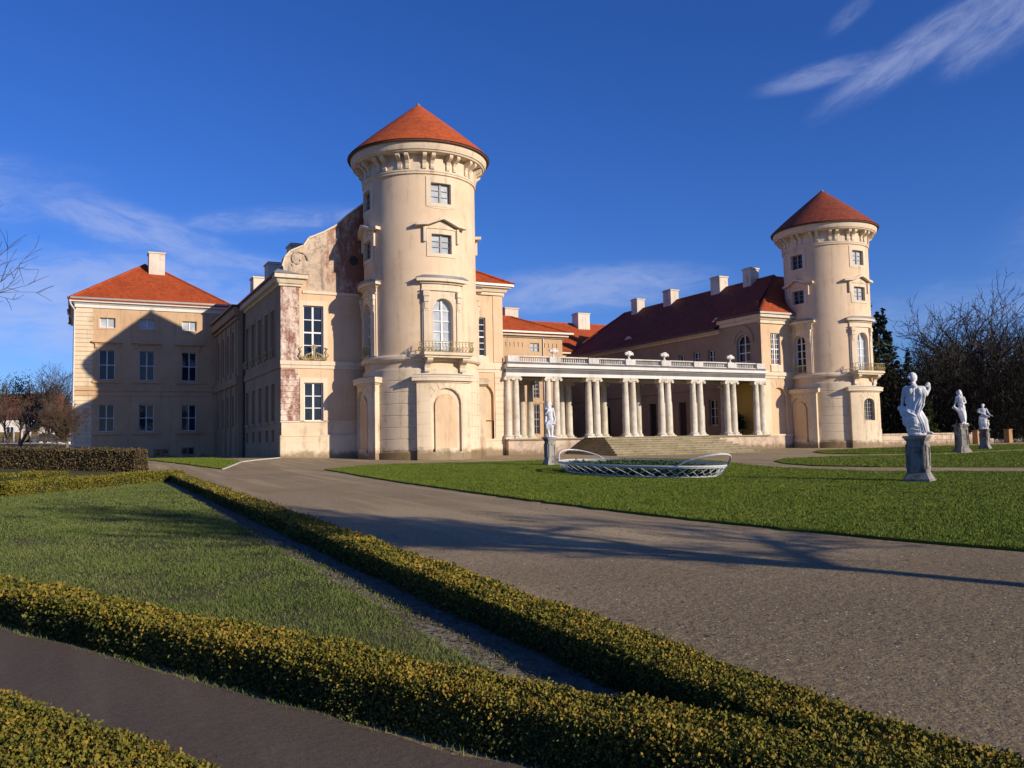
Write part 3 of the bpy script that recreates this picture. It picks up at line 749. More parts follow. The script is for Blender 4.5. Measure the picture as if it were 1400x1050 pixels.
def tower(label, loc, s, kz, arch_window, roof):
    T = thing('round_tower', label, 'tower', loc, 'round corner towers', True, 0, (s, s, kz))
    z = lambda a: a-.75
    R = 3.43; fronts = (-PI/2, 0., PI/2)
    # drum: one wall with openings cut through
    holes = []
    for a in fronts:
        x = a*R+.05
        holes += [(x-.63, x+.63, z(15.85), z(17.05), None), (x-.63, x+.63, z(12.87), z(14.0), None), (x-.63, x+.63, z(6.96), z(10.2), z(9.58))]
    w = wall(MB(), CY(R), -PI*R, PI*R, z(6.0), z(17.65), holes, .32, .36); w.obj('wall', 'plaster_tower', T, True)
    MB().lathe([(3.525, z(.5)), (3.525, z(6.02))], 64).obj('core', 'plaster_tower', T, True)
    MB().lathe([(3.40, z(.45)), (3.62, z(.45)), (3.62, z(1.28)), (3.56, z(1.36)), (3.40, z(1.36))], 64).obj('plinth', 'plinth_rough', T, True)
    zc = 1.39
    for k in range(7):
        h = .645
        MB().lathe([(R-.03, z(zc)), (3.53, z(zc)), (3.55, z(zc+.02)), (3.55, z(zc+h-.02)), (3.53, z(zc+h)), (R-.03, z(zc+h))], 64).obj('ashlar_course', 'stone_pale', T, True); zc += h+.03
    MB().lathe([(3.40, z(6.02)), (3.50, z(6.04)), (3.50, z(6.13)), (3.40, z(6.16))], 64).obj('band', 'trim_cream', T, True)
    MB().lathe([(3.40, z(6.53)), (3.58, z(6.56)), (3.66, z(6.66)), (3.66, z(6.80)), (3.55, z(6.93)), (3.40, z(6.95))], 64).obj('string_course', 'trim_cream', T, True)
    MB().lathe([(3.38, z(17.52)), (3.52, z(17.55)), (3.52, z(17.63)), (3.47, z(17.66)), (3.52, z(17.70)), (3.52, z(17.80)), (3.40, z(17.84))], 72).obj('frieze_moulding', 'trim_cream', T, True)
    MB().lathe([(3.44, z(17.6)), (3.44, z(18.74))], 64).obj('frieze', 'trim_cream', T, True)
    MB().lathe([(3.40, z(18.70)), (4.02, z(18.72)), (4.06, z(18.80)), (4.12, z(18.82)), (4.16, z(18.95)), (4.22, z(19.18)), (4.22, z(19.24)), (3.3, z(19.25))], 96).obj('cornice', 'trim_cream', T, True)
    MB().lathe([(4.16, z(19.245)), (4.36, z(19.22)), (4.38, z(19.30)), (4.30, z(19.34)), (4.0, z(19.34))], 96).obj('gutter', 'roof_dark', T, True)
    # console: a scrolled bracket, carried in pairs
    c = MB(); m = lambda x, zz, d: (x, -R-d, zz)
    prof = [(0, -.85), (.10, -.85), (.13, -.72), (.10, -.55), (.18, -.38), (.42, -.24), (.50, -.16), (.50, 0), (0, 0)]
    a = [(-.115, -d, zz) for d, zz in prof]; b = [(.115, -d, zz) for d, zz in prof]; k = len(prof)
    c.v = a+b; c.f = [tuple(range(k)), tuple(range(2*k-1, k-1, -1))]+[(i, (i+1) % k, k+(i+1) % k, k+i) for i in range(k)]
    cm = c.mesh('console', 'trim_cream')
    npair = 15
    for i in range(npair):
        for q in (-.068, .068):
            an = 2*PI*(i+.5)/npair+q
            link('console', cm, T, ((R)*math.sin(an), -(R)*math.cos(an), z(18.70)), (0, 0, an))
    # conical roof in stepped tile rows, slightly bell-cast at the eaves
    n = 34; prof = []
    for i in range(n):
        t = i/n; r = 4.34*(1-t)**1.0+.06; zz = 19.33+3.70*(t**.94)*(1-.0*t)
        t2 = (i+1)/n; r2 = 4.34*(1-t2)+.06; z2 = 19.33+3.70*(t2**.94)
        prof += [(r+.012, z(zz)), (r2+.035, z(z2)-.012)]
    MB().lathe(prof, 96).obj('roof', roof, T)
    MB().lathe([(.16, z(22.92)), (.15, z(23.02)), (.06, z(23.08)), (.035, z(23.16)), (.001, z(23.2))], 12).obj('finial', 'lead_grey', T, True)
    for a in fronts:
        ox = .05
        # ground-floor pier with a round-headed niche or window
        D = R+.46; m = PC(a, D)
        if arch_window and a == 0: hole = (ox-.62, ox+.62, z(2.95), z(4.75), z(4.35), .4)
        else: hole = (ox-.95, ox+.95, z(1.30), z(4.95), z(4.05), .16)
        pw = wall(MB(), m, -1.72, 1.72, z(.45), z(5.27), [hole], back=True, step=.25)
        for sx in (-1.72, 1.72): pw.face([m(sx, z(.45), 0), m(sx, z(5.27), 0), m(sx, z(5.27), 1.3), m(sx, z(.45), 1.3)])
        p = pw.obj('pier', 'stone_pale', T)
        if arch_window and a == 0: window(T, m, *hole[:4], .3, 4, 5, z(4.35), 'glass', 'frame_dark', False, bar=.022)
        else:
            MB().mpoly(m, [(ox-.70, z(1.32)), (ox+.70, z(1.32))]+arcpts(ox-.70, ox+.70, z(3.95), z(4.62))[::-1], .11, .162).obj('niche_panel', 'plaster_peach', p)
            MB().mbox(m, ox-.72, ox+.72, z(.45), z(1.5), .02, .16).obj('niche_sill', 'stone_pale', p)
        for i in range(7):                      # voussoirs over the arch
            f0 = PI*(.14+.72*i/7); f1 = PI*(.14+.72*(i+1)/7)-.045; cz = z(4.05); q = .98 if not (arch_window and a == 0) else .8
            MB().mpoly(m, [(ox-q*math.cos(f0), cz+.95*math.sin(f0)), (ox-1.32*math.cos(f0), min(cz+1.35*math.sin(f0), z(5.22))), (ox-1.32*math.cos(f1), min(cz+1.35*math.sin(f1), z(5.22))), (ox-q*math.cos(f1), cz+.95*math.sin(f1))], -.022, .05).obj('voussoir', 'stone_pale', p)
        for i in range(6):                      # joints in the pier stand proud as courses
            z0 = z(.9+.66*i); z1 = z0+.63
            for x0, x1 in ((-1.715, ox-1.02 if not (arch_window and a == 0) else -1.0), (ox+1.02, 1.715)): MB().mbox(m, x0, x1, z0, z1, -.02, .04).obj('ashlar_course', 'stone_pale', p)
        cp = MB(); cp.mbox(m, -1.80, 1.80, z(5.26), z(5.36), -.08, 1.2); cp.mbox(m, -1.95, 1.95, z(5.36), z(5.56), -.24, 1.2)
        cp.mbox(m, -1.97, 1.97, z(5.562), z(5.66), -.28, 1.2); cp.obj('pier_cap', 'trim_cream', p)
        MB().mstrip(m, [(x, z(5.662), z(5.75)-.05*abs(x)/1.9) for x in (-1.92+.24*i for i in range(17))], -.2, 1.2).obj('pier_flashing', 'lead_grey', p)
        # tall round-headed window in a pilastered frame
        m = PC(a, R+.10); x = ox
        fr = wall(MB(), m, x-1.27, x+1.27, z(6.94), z(11.1), [(x-.64, x+.64, z(6.95), z(10.2), z(9.58), .5)], step=.3)
        for sx in (x-1.27, x+1.27): fr.face([m(sx, z(6.94), 0), m(sx, z(11.1), 0), m(sx, z(11.1), .5), m(sx, z(6.94), .5)])
        f = fr.obj('window_surround', 'trim_cream', T)
        for sx in (x-1.02, x+1.02):
            pl = MB().mbox(m, sx-.16, sx+.16, z(6.96), z(10.62), -.07, .05).obj('pilaster', 'trim_cream', f)
            cb = MB(); cb.mbox(m, sx-.19, sx+.19, z(10.28), z(10.6), -.20, 0); cb.mbox(m, sx-.15, sx+.15, z(9.95), z(10.27), -.15, 0); cb.mbox(m, sx-.11, sx+.11, z(9.55), z(9.94), -.11, 0); cb.mbox(m, sx-.17, sx+.17, z(9.45), z(9.53), -.10, 0)
            bevel(cb.obj('bracket', 'trim_cream', f), .03)
        MB().mbox(m, x-1.30, x+1.30, z(10.63), z(10.70), -.10, .1).obj('moulding', 'trim_cream', f)
        co = MB(); co.mbox(m, x-1.36, x+1.36, z(11.05), z(11.16), -.12, .4); co.mbox(m, x-1.55, x+1.55, z(11.16), z(11.34), -.30, .4); co.obj('cornice', 'trim_cream', f)
        MB().mstrip(m, [(x+q, z(11.342), z(11.5)-.12*max(0, abs(q)-1.2)/.4) for q in (-1.6+.2*i for i in range(17))], -.32, .45).obj('flashing', 'lead_grey', f)
        window(T, PC(a, R+.10), x-.64, x+.64, z(6.96), z(10.2), .36, 2, 5, z(9.58), 'glass_curtain' if a == 0 else 'glass', 'frame_paint', a == 0)
        # square windows
        for (za, zb, zt, zu) in ((12.87, 14.0, 14.3, 12.55), (15.85, 17.05, 17.4, 15.4)):
            m = PC(a, R+.04)
            q = MB()
            for bx in ((x-.93, x-.64, z(za-.22), z(zt)), (x+.64, x+.93, z(za-.22), z(zt)), (x-.64, x+.64, z(zb+.005), z(zt)), (x-.64, x+.64, z(za-.22), z(za-.005))): q.mbox(m, *bx, 0., .25)
            f = q.obj('window_surround', 'trim_cream', T)
            MB().mstrip(m, [(x+q, z(zu+.12)+max(0, abs(q)-.45)*.22, z(za-.222)) for q in (-.9+.15*i for i in range(13))], .02, .2).obj('apron', 'trim_cream', f)
            window(T, m, x-.64, x+.64, z(za), z(zb), .27, 2, 3, None, 'glass_curtain' if a == 0 else 'glass', 'frame_dark', a == 0, .05, .018)
            if zb < 15:
                pd = pediment(m, x-1.55, x+1.55, z(14.44), z(15.0), -.34, .3).obj('pediment', 'trim_cream', f)
                MB().mstrip(m, [(x+q, z(14.3), z(14.42)+.36*max(0, 1-abs(q)/.8)) for q in (-1.0+.2*i for i in range(11))], -.05, .1).obj('tympanum', 'trim_cream', f)
                for sx in (x-1.05, x+1.05): bevel(MB().mbox(m, sx-.09, sx+.09, z(13.5), z(14.45), -.12, .3).obj('bracket', 'trim_cream', f), .04)
    # balcony on the front
    m = PT(0, R); x = .1
    bl = bevel(MB().mbox(m, x-1.55, x+1.55, z(6.80), z(6.97), -.78, .05).obj('balcony', 'trim_cream', T), .03)
    MB().mbox(m, x-1.45, x+1.45, z(6.68), z(6.80), -.66, .05).obj('moulding', 'trim_cream', bl)
    for sx in (x-1.1, x+1.1):
        pr = [(0, 5.9), (.12, 5.9), (.16, 6.0), (.12, 6.12), (.2, 6.3), (.5, 6.45), (.6, 6.55), (.6, 6.68), (0, 6.68)]
        c = MB(); k = len(pr); c.v = [m(sx-.17, z(zz), -d) for d, zz in pr]+[m(sx+.17, z(zz), -d) for d, zz in pr]
        c.f = [tuple(range(k)), tuple(range(2*k-1, k-1, -1))]+[(i, (i+1) % k, k+(i+1) % k, k+i) for i in range(k)]
        c.obj('balcony_console', 'trim_cream', bl)
    rail = MB()
    e0, e1, dd = x-1.5, x+1.5, -.72
    for zz, bul in ((7.0, 0), (7.58, .05)):
        rail.tube([m(e0-bul, z(zz), 0), m(e0-bul, z(zz), dd-bul), m(e1+bul, z(zz), dd-bul), m(e1+bul, z(zz), 0)], .022, 5)
    ro = rail.obj('railing', 'gilt', T)
    b = MB(); b.tube([(0, 0, 0), (0, -.10, .1), (0, -.13, .2), (0, -.05, .36), (0, -.02, .46), (0, -.06, .56)], [.017, .02, .02, .017, .015, .017], 5)
    for sg in (-1, 1): b.tube([(sg*.012, -.02, .05), (sg*.07, -.11, .13), (sg*.075, -.12, .24), (sg*.02, -.06, .33)], .014, 4)
    b.tube([(-.05, -.04, .42), (0, -.07, .47), (.05, -.04, .42)], .014, 4)
    bmsh = b.mesh('baluster', 'gilt')
    for i in range(15): q = e0+.05+(e1-e0-.1)*i/14; link('baluster', bmsh, ro, m(q, z(7.), dd))
    for i in range(3):
        q = -.1-.2*i
        link('baluster', bmsh, ro, m(e0, z(7.), q), (0, 0, -PI/2)); link('baluster', bmsh, ro, m(e1, z(7.), q), (0, 0, PI/2))
    # flush panel rail in the left window
    m = PT(-PI/2, R+.10); pn = MB(); pn.mbox(m, -.58, .68, z(6.97), z(7.04), -.02, .03); pn.mbox(m, -.58, .68, z(7.62), z(7.68), -.02, .03)
    for i in range(9): q = -.5+i*.135; pn.tube([m(q, z(7.), 0), m(q+.06, z(7.2), -.03), m(q-.03, z(7.4), -.03), m(q+.03, z(7.65), 0)], .02, 4)
    pn.obj('window_railing', 'gilt', T)
    return T


tower('near round tower with orange cone roof, balcony over a blind arched niche', (19.08, 49.5, .75), 1., 1., False, 'tile_orange')
tower('far round tower with red cone roof, small arched window low in its front pier', (55.0, 50.5, .86), .958, .952, True, 'tile_red')


# ------------------------------------------------------------------ left wing
def roofpoly(faces, parent, mat='tile_orange', name='roof', th=.12):
    m = MB()
    for f in faces:
        m.face(f); m.face([(p[0], p[1], p[2]-th) for p in f][::-1])
        for a, b in zip(f, f[1:]+f[:1]): m.face([a, b, (b[0], b[1], b[2]-th), (a[0], a[1], a[2]-th)])
    return m.obj(name, mat, parent)


def tilerows(A, B, C, D, parent, mat='tile_orange', row=.3, name='roof'):
    """sloping field A-B (eaves) to D-C (ridge) in stepped rows"""
    A, B, C, D = map(Vector, (A, B, C, D)); L = ((D-A).length+(C-B).length)/2; n = max(2, int(L/row)); m = MB()
    nr = (B-A).cross(D-A).normalized(); nr = nr if nr.z > 0 else -nr
    for i in range(n):
        t0, t1 = i/n, (i+1)/n
        a, b = A.lerp(D, t0), B.lerp(C, t0); d, c = A.lerp(D, t1), B.lerp(C, t1)
        m.face([a+nr*.045, b+nr*.045, c+nr*.012, d+nr*.012]); m.face([a, b, b+nr*.045, a+nr*.045])
    m.face([A-nr*.12, B-nr*.12, C-nr*.12, D-nr*.12]); m.face([A, B, B-nr*.12, A-nr*.12])
    return m.obj(name, mat, parent)


def ridge(parent, pts, mat='tile_red'):
    m = MB()
    for a, b in zip(pts, pts[1:]):
        a, b = Vector(a), Vector(b); n = max(1, int((b-a).length/.36))
        for i in range(n): m.tube([a.lerp(b, i/n)[:], a.lerp(b, (i+1.08)/n)[:]], [.13, .105], 6)
    o = m.obj('ridge_tiles', mat, parent); o['kind'] = 'stuff'


def chimney(parent, u0, u1, v0, v1, z0, z1):
    o = MB().box(u0, u1, v0, v1, z0, z1).obj('chimney', 'chimney_white', parent)
    MB().box(u0-.07, u1+.07, v0-.07, v1+.07, z1, z1+.12).obj('chimney_cap', 'chimney_white', o)
    MB().box(u0+.02, u1-.02, v0+.02, v1-.02, z1+.122, z1+.18).obj('chimney_flue', 'door_dark', o)


W = thing('castle_wing', 'left castle wing with weathered scroll gable and long shaded side front', 'castle wing', (18, 63, .95))
VW = 51.3; m = PV(VW)
zb = .6
wins = [(12.25, 13.45, 6.98, 10.22, None), (12.30, 13.43, 3.26, 5.56, None), (22.9, 24.35, 7.5, 10.08, None)]
wall(MB(), m, 10.95, 25.55, 3.26, 12.0, wins+[(23.05, 24.86, 3.27, 5.72, 4.85, .25)], .22, back=False).obj('wall', 'plaster_peach', W)
MB().mpoly(m, [(23.05, 2.0), (24.86, 2.0)]+arcpts(23.05, 24.86, 4.85, 5.72)[::-1], .2, .24).obj('niche_panel', 'plaster_peach', W)
wall(MB(), m, 10.95, 23.05, 2.4, 3.26).obj('wall', 'stone_pale', W); wall(MB(), m, 24.86, 25.55, 2.0, 3.26).obj('wall', 'stone_pale', W)
MB().box(10.86, 25.6, VW-.12, VW+.3, zb, 2.0).obj('plinth', 'stone_pale', W); MB().box(10.86, 17, VW-.12, VW+.3, 2.002, 2.36).obj('plinth', 'stone_pale', W)
MB().box(10.84, 17, VW-.15, VW+.02, 2.36, 2.42).obj('plinth_moulding', 'stone_pale', W)
MB().box(22.2, 25.65, VW-.17, VW+.1, 1.9, 2.03).obj('plinth_moulding', 'stone_pale', W)
MB().box(10.88, 17, VW-.05, VW+.02, 3.20, 3.28).obj('sill_course', 'trim_cream', W)
sc_ = MB(); sc_.box(10.9, 25.62, VW-.06, VW+.03, 6.42, 6.62); sc_.box(10.86, 25.66, VW-.12, VW+.03, 6.62, 6.86); sc_.obj('string_course', 'trim_cream', W)
MB().box(22.3, 25.67, VW-.10, VW+.03, 6.863, 7.06).obj('string_course', 'trim_cream', W)
# rusticated quoin, weathered to brick
MB().box(10.90, 12.0, VW-.05, VW+.02, 6.87, 11.3).obj('quoin_strip', 'quoin_weathered', W)
for i in range(9): MB().box(10.90, 12.0, VW-.055, VW+.02, 3.30+.345*i, 3.30+.345*i+.30).obj('quoin_block', 'quoin_weathered', W)
for i in range(11): MB().box(24.95, 25.61, VW-.04, VW+.02, 2.08+.40*i, 2.08+.40*i+.37).obj('ashlar_course', 'stone_pale', W)
MB().box(24.9, 25.6, VW-.04, VW+.02, 7.1, 11.6).obj('pilaster', 'plaster_peach', W)
for (a, b, c, d, sp) in wins:
    q = MB()
    for bx in ((a-.26, a-.01, c-.02, d+.3), (b+.01, b+.26, c-.02, d+.3), (a-.01, b+.01, d+.004, d+.3)): q.mbox(m, *bx, -.05, .1)
    if a < 20: q.obj('window_surround', 'trim_cream', W)
window(W, m, *wins[0][:4], .2, 2, 4); window(W, m, *wins[1][:4], .2, 2, 3, glass='glass'); window(W, m, *wins[2][:4], .2, 3, 6, bar=.025, glass='glass_dim')
MB().mbox(m, 22.85, 24.5, 7.06, 7.5, -.08, .1).obj('window_sill', 'trim_cream', W)
# gilded window guard with a scrolled crest
g = MB(); y0 = VW-.16
g.tube([(12.0, VW, 6.98), (12.1, y0, 6.98), (13.6, y0, 6.98), (13.7, VW, 6.98)], .025, 5); g.tube([(12.05, y0, 7.08), (13.65, y0, 7.08)], .02, 5)
for sx in (-1, 1):
    c = 12.85
    g.tube([(c+sx*.1, y0, 7.0), (c+sx*.15, y0-.05, 7.35), (c+sx*.45, y0-.05, 7.22), (c+sx*.6, y0, 7.0)], .05, 5)
    g.tube([(c+sx*.7, y0, 6.98), (c+sx*.86, y0-.08, 7.2), (c+sx*.74, y0, 7.45), (c+sx*.85, y0, 7.62), (c+sx*.7, y0, 7.7)], .04, 5)
    for k in range(5): g.tube([(c+sx*(.12+.14*k), y0, 7.0), (c+sx*(.17+.14*k), y0-.05, 7.12), (c+sx*(.12+.14*k), y0, 7.24)], .022, 4)
g.tube([(12.85, y0, 7.0), (12.85, y0-.07, 7.5), (12.85, y0, 7.75)], .06, 5); g.ell((12.85, y0, 7.75), (.09, .08, .1), 8)
for k in range(7): a = PI*k/6; g.tube([(12.85, y0, 7.6), (12.85+.22*math.cos(a), y0-.04, 7.68+.2*math.sin(a))], .02, 4)
g.obj('window_guard', 'gilt', W)
# corner entablature
co = MB(); co.box(10.78, 12.15, VW-.16, VW+.2, 11.32, 11.46); co.frus(10.70, 12.2, VW-.24, VW+.2, 11.462, 11.75, .12); co.box(10.46, 12.44, VW-.5, VW+.2, 11.752, 12.0); co.obj('cornice', 'trim_cream', W)
MB().hexa([(10.4, VW-.56, 12.0), (12.5, VW-.56, 12.0), (12.5, VW+.2, 12.0), (10.4, VW+.2, 12.0), (10.7, VW-.1, 12.32), (12.45, VW-.1, 12.06), (12.45, VW+.2, 12.06), (10.7, VW+.2, 12.32)]).obj('cornice_flashing', 'lead_grey', W)
# scroll gable
GP = [(11.12, 12.05), (11.05, 12.5), (11.2, 13.05), (11.5, 13.42), (11.97, 13.66), (12.3, 13.82), (12.48, 14.1), (12.62, 14.32), (13.0, 14.5), (13.5, 14.75), (14.23, 15.2), (14.96, 15.93), (15.94, 16.75), (17.0, 17.5), (18.3, 17.9), (18.3, 12.0)]
GP[0:0] = [(12.46, 12.05)]; GP[-1:] = [(18.3, 11.13), (12.46, 11.13)]
gb = MB().mpoly(m, GP, -.012, .45).obj('gable', 'gable_weathered', W)
cop = MB()
for a, b in zip(GP[2:15], GP[3:16]):
    dx, dz = b[0]-a[0], b[1]-a[1]; L = math.hypot(dx, dz); nx, nz = -dz/L*.09, dx/L*.09
    cop.mpoly(m, [a, b, (b[0]+nx, b[1]+nz), (a[0]+nx, a[1]+nz)], -.12, .5)
cop.obj('coping', 'trim_cream', gb)
b2 = MB()
ins = [(11.6, 12.55), (12.7, 13.6), (13.6, 13.95), (14.4, 14.4), (15.1, 15.05), (16.0, 15.9), (17., 16.6)]
for a, b in zip(ins, ins[1:]): b2.mpoly(m, [a, b, (b[0]-.05, b[1]+.13), (a[0]-.05, a[1]+.13)], -.07, .02)
b2.obj('gable_moulding', 'gable_weathered', gb)
vs = MB(); pts = [(11.95+r*math.cos(t), VW-.06, 13.0-.02+r*math.sin(t)) for t, r in ((.5*i, .60-.038*i) for i in range(15))]
vs.tube(pts, [.075-.002*i for i in range(15)], 6); vs.obj('volute', 'gable_weathered', gb)
oc = MB(); mm = lambda x, z_, d: (x, VW-.02+d, z_)
oc.mpoly(mm, [(15.38+.3*math.cos(2*PI*i/20), 13.18+.3*math.sin(2*PI*i/20)) for i in range(20)], -.012, .012); oc.obj('oculus', 'door_dark', gb)
MB().box(12.2, 18, VW-.07, VW+.02, 10.95, 11.12).obj('gable_moulding', 'trim_cream', W)
# shaded side front
m = PU(10.95); vs5 = (53.75, 55.6, 57.85, 60.15, 62.45)
hs = []
for v in vs5: hs += [(v-.55, v+.55, 7.3, 10.16, None), (v-.5, v+.5, 3.36, 5.62, None), (v-.42, v+.42, 2.08, 2.8, None)]
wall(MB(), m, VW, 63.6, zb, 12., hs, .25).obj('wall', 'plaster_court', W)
for i, h in enumerate(hs): window(W, m, *h[:4], .22, 2, (4, 3, 2)[i % 3], None, 'glass_dim', 'frame_dark', False)
for v in vs5:
    q = MB()
    for bx in ((v-.78, v-.56, 7.2, 10.4), (v+.56, v+.78, 7.2, 10.4), (v-.56, v+.56, 10.165, 10.4)): q.mbox(m, *bx, -.04, .05)
    q.obj('window_surround', 'plaster_court', W); MB().mbox(m, v-.72, v+.72, 3.16, 3.34, -.07, .05).obj('window_sill', 'plaster_court', W)
    g = MB()
    g.tube([m(v-.7, 7.35, -.12), m(v+.7, 7.35, -.12)], .025, 4)
    for k in range(5): q_ = v-.55+.28*k; g.tube([m(q_, 7.35, -.12), m(q_+.1, 7.6, -.2), m(q_-.05, 7.8, -.15)], .03, 4)
    g.obj('window_guard', 'gilt', W)
q = MB(); q.mbox(m, VW+.0, 63.5, 6.45, 6.84, -.09, .02); q.obj('string_course', 'plaster_court', W)
q = MB(); q.mbox(m, VW+.1, 63.6, 11.4, 11.6, -.12, .02); q.mbox(m, VW+.2, 63.6, 11.6, 11.95, -.36, .02); q.obj('cornice', 'trim_cream', W)
MB().mbox(m, VW-.3, 63.6, 11.955, 12.06, -.52, .3).obj('gutter', 'iron_dark', W)
MB().tube([(10.85, 63.35, .9), (10.85, 63.35, 11.6), (10.6, 63.35, 11.9)], .075, 8).obj('downpipe', 'iron_dark', W)
# projecting bay with pilasters farther back
m = PU(10.5); hs = []
for v in (65.6, 67.9, 70.2, 72.5): hs += [(v-.5, v+.5, 7.3, 10.3, 9.8), (v-.5, v+.5, 3.3, 5.6, None)]
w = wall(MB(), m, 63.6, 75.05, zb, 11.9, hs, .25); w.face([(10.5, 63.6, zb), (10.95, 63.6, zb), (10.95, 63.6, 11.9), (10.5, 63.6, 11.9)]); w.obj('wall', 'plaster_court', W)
for i, h in enumerate(hs): window(W, m, *h[:4], .2, 2, 4, h[4], 'glass_dim', 'frame_dark', False)
for v in (64.4, 66.75, 69.05, 71.35, 73.7): MB().mbox(m, v-.3, v+.3, 6.9, 10.9, -.1, .02).obj('pilaster', 'plaster_court', W); MB().mbox(m, v-.36, v+.36, zb, 6.3, -.1, .02).obj('pilaster', 'plaster_court', W)
for v in (65.6, 67.9, 70.2, 72.5):
    a = arcpts(v-.72, v+.72, 9.8, 10.62); b = arcpts(v-.54, v+.54, 9.8, 10.36); q = MB()
    for i in range(len(a)-1): q.mpoly(m, [a[i], a[i+1], b[i+1], b[i]], -.05, .02)
    q.obj('arch_moulding', 'plaster_court', W)
q = MB(); q.mbox(m, 63.5, 75., 6.3, 6.85, -.16, .02); q.mbox(m, 63.5, 75., 11.0, 11.2, -.14, .02); q.mbox(m, 63.5, 75., 11.3, 11.9, -.3, .02); q.obj('entablature', 'plaster_court', W)
MB().mbox(m, 63.3, 74.5, 11.905, 12.02, -.5, .3).obj('gutter', 'iron_dark', W)
# inner and rear walls, roof
q = MB(); q.face([(25.55, VW, zb), (25.55, 80, zb), (25.55, 80, 12), (25.55, VW, 12)]); q.obj('wall', 'plaster_court', W)
q = MB(); q.box(22.2, 25.7, VW-.15, VW+.3, 11.6, 11.8); q.frus(22.2, 25.8, VW-.25, VW+.3, 11.802, 12.05, .12); q.box(22.2, 26.05, VW-.52, VW+.3, 12.052, 12.25)
q.box(25.56, 25.9, VW+.3, 80, 11.6, 12.25); q.obj('cornice', 'trim_cream', W)
MB().box(22., 26.2, VW-.66, VW-.53, 12.16, 12.3).obj('gutter', 'gutter', W); MB().box(26.06, 26.2, VW-.5, 80, 12.16, 12.3).obj('gutter', 'gutter', W)
eL, eR, rz_, ur = 12.02, 12.28, 16.8, 18.3
tilerows((10.45, VW+.3, eL), (10.45, 82, eL), (ur, 82, rz_), (ur, VW+.3, rz_), W)
tilerows((26.2, 82, eR), (26.2, VW-.6, eR), (ur, VW+7.2, rz_), (ur, 82, rz_), W)
tilerows((26.2, VW-.6, eR), (18.3, VW-.6, eR), (18.3, VW+7.2, rz_), (18.3, VW+7.2, rz_), W)
ridge(W, [(26.2, VW-.6, eR+.03), (ur, VW+7.2, rz_+.03)], 'tile_orange')
chimney(W, 12.9, 14.3, 57.5, 58.7, 13., 15.3); chimney(W, 12.6, 13.8, 63.5, 64.8, 13., 15.2); chimney(W, 12.6, 13.8, 69.2, 70.6, 13., 15.2)

# ------------------------------------------------------------------ corner pavilion at far left
B = thing('corner_pavilion', 'three-storey corner pavilion with orange hipped roof and white chimney', 'building', (5.5, 82, 1.0))
m = PV(75); hs = []
for c in (2.37, 5.28, 8.5): hs += [(c-.57, c+.57, 7.36, 9.72, None), (c-.56, c+.56, 11.52, 12.3, None), (c-.56, c+.56, 3.26, 5.4, None)]
hs += [(5.85, 7.0, 1.2, 1.8, None), (7.95, 8.95, 1.3, 1.9, None)]
wall(MB(), m, .12, 11.5, .5, 13.3, hs, .24).obj('wall', 'plaster_ochre', B)
for i, h in enumerate(hs[:9]): window(B, m, *h[:4], .2, 2, (2, 1, 2)[i % 3], None, 'glass_curtain' if i % 3 == 1 else 'glass', 'frame_paint', i % 3 != 1, .05, .022, mull=.035)
for h in hs[9:]: window(B, m, *h[:4], .2, 2, 1, None, 'glass_dim', 'frame_dark', False)
for c in (2.37, 5.28, 8.5):
    for (d0, d1) in ((7.36, 9.72), (3.26, 5.4)):
        q = MB()
        for bx in ((c-.78, c-.58, d0-.1, d1+.22), (c+.58, c+.78, d0-.1, d1+.22), (c-.58, c+.58, d1+.004, d1+.22)): q.mbox(m, *bx, -.04, .05)
        q.obj('window_surround', 'plaster_ochre', B)
        MB().mbox(m, c-1.05, c+1.05, d0-.24, d0-.1, -.16, .05).obj('window_sill', 'plaster_ochre', B)
    q = MB()
    for bx in ((c-.74, c-.57, 11.35, 12.5), (c+.57, c+.74, 11.35, 12.5), (c-.57, c+.57, 12.304, 12.5), (c-.57, c+.57, 11.35, 11.516)): q.mbox(m, *bx, -.03, .05)
    q.obj('window_surround', 'plaster_ochre', B)
    q = MB(); q.mbox(m, c-.95, c+.95, 10.2, 10.3, -.1, .05); q.mbox(m, c-1.12, c+1.12, 10.3, 10.44, -.26, .05); q.obj('window_cornice', 'plaster_ochre', B)
    for sx in (c-.78, c+.78): MB().mbox(m, sx-.09, sx+.09, 9.9, 10.2, -.14, .05).obj('bracket', 'plaster_ochre', B)
q = MB(); q.mbox(m, .06, 11, 6.1, 6.32, -.06, .02); q.mbox(m, .06, 11, 6.5, 6.72, -.1, .02); q.obj('string_course', 'plaster_ochre', B)
for i in range(20):
    for (zz) in (2.1+.33*i if i < 12 else 6.85+.34*(i-12),): MB().mbox(m, .10, 1.30 if i % 2 else 1.36, zz, zz+.30, -.045, .03).obj('quoin_block', 'stone_pale', B)
for i in range(10): MB().mbox(m, .10, 1.30 if i % 2 else 1.36, 9.6+.34*i, 9.6+.34*i+.3, -.045, .03).obj('quoin_block', 'stone_pale', B)
MB().mbox(m, .05, 11, .5, 1.9, -.1, .01).obj('plinth', 'stone_pale', B) if False else None
q = MB(); q.face([(.12, 75, .5), (.12, 89, .5), (.12, 89, 13.3), (.12, 75, 13.3)]); q.face([(.12, 89, .5), (11.5, 89, .5), (11.5, 89, 13.3), (.12, 89, 13.3)]); q.face([(11.5, 75.3, .5), (11.5, 89, .5), (11.5, 89, 13.3), (11.5, 75.3, 13.3)]); q.obj('wall', 'plaster_ochre', B)
q = MB(); q.box(.02, 11.6, 74.9, 89.1, 13.05, 13.3); q.frus(-.0, 11.6, 74.86, 89.1, 13.302, 13.45, .14); q.box(-.28, 11.8, 74.6, 89.4, 13.452, 13.62); q.obj('cornice', 'trim_white', B)
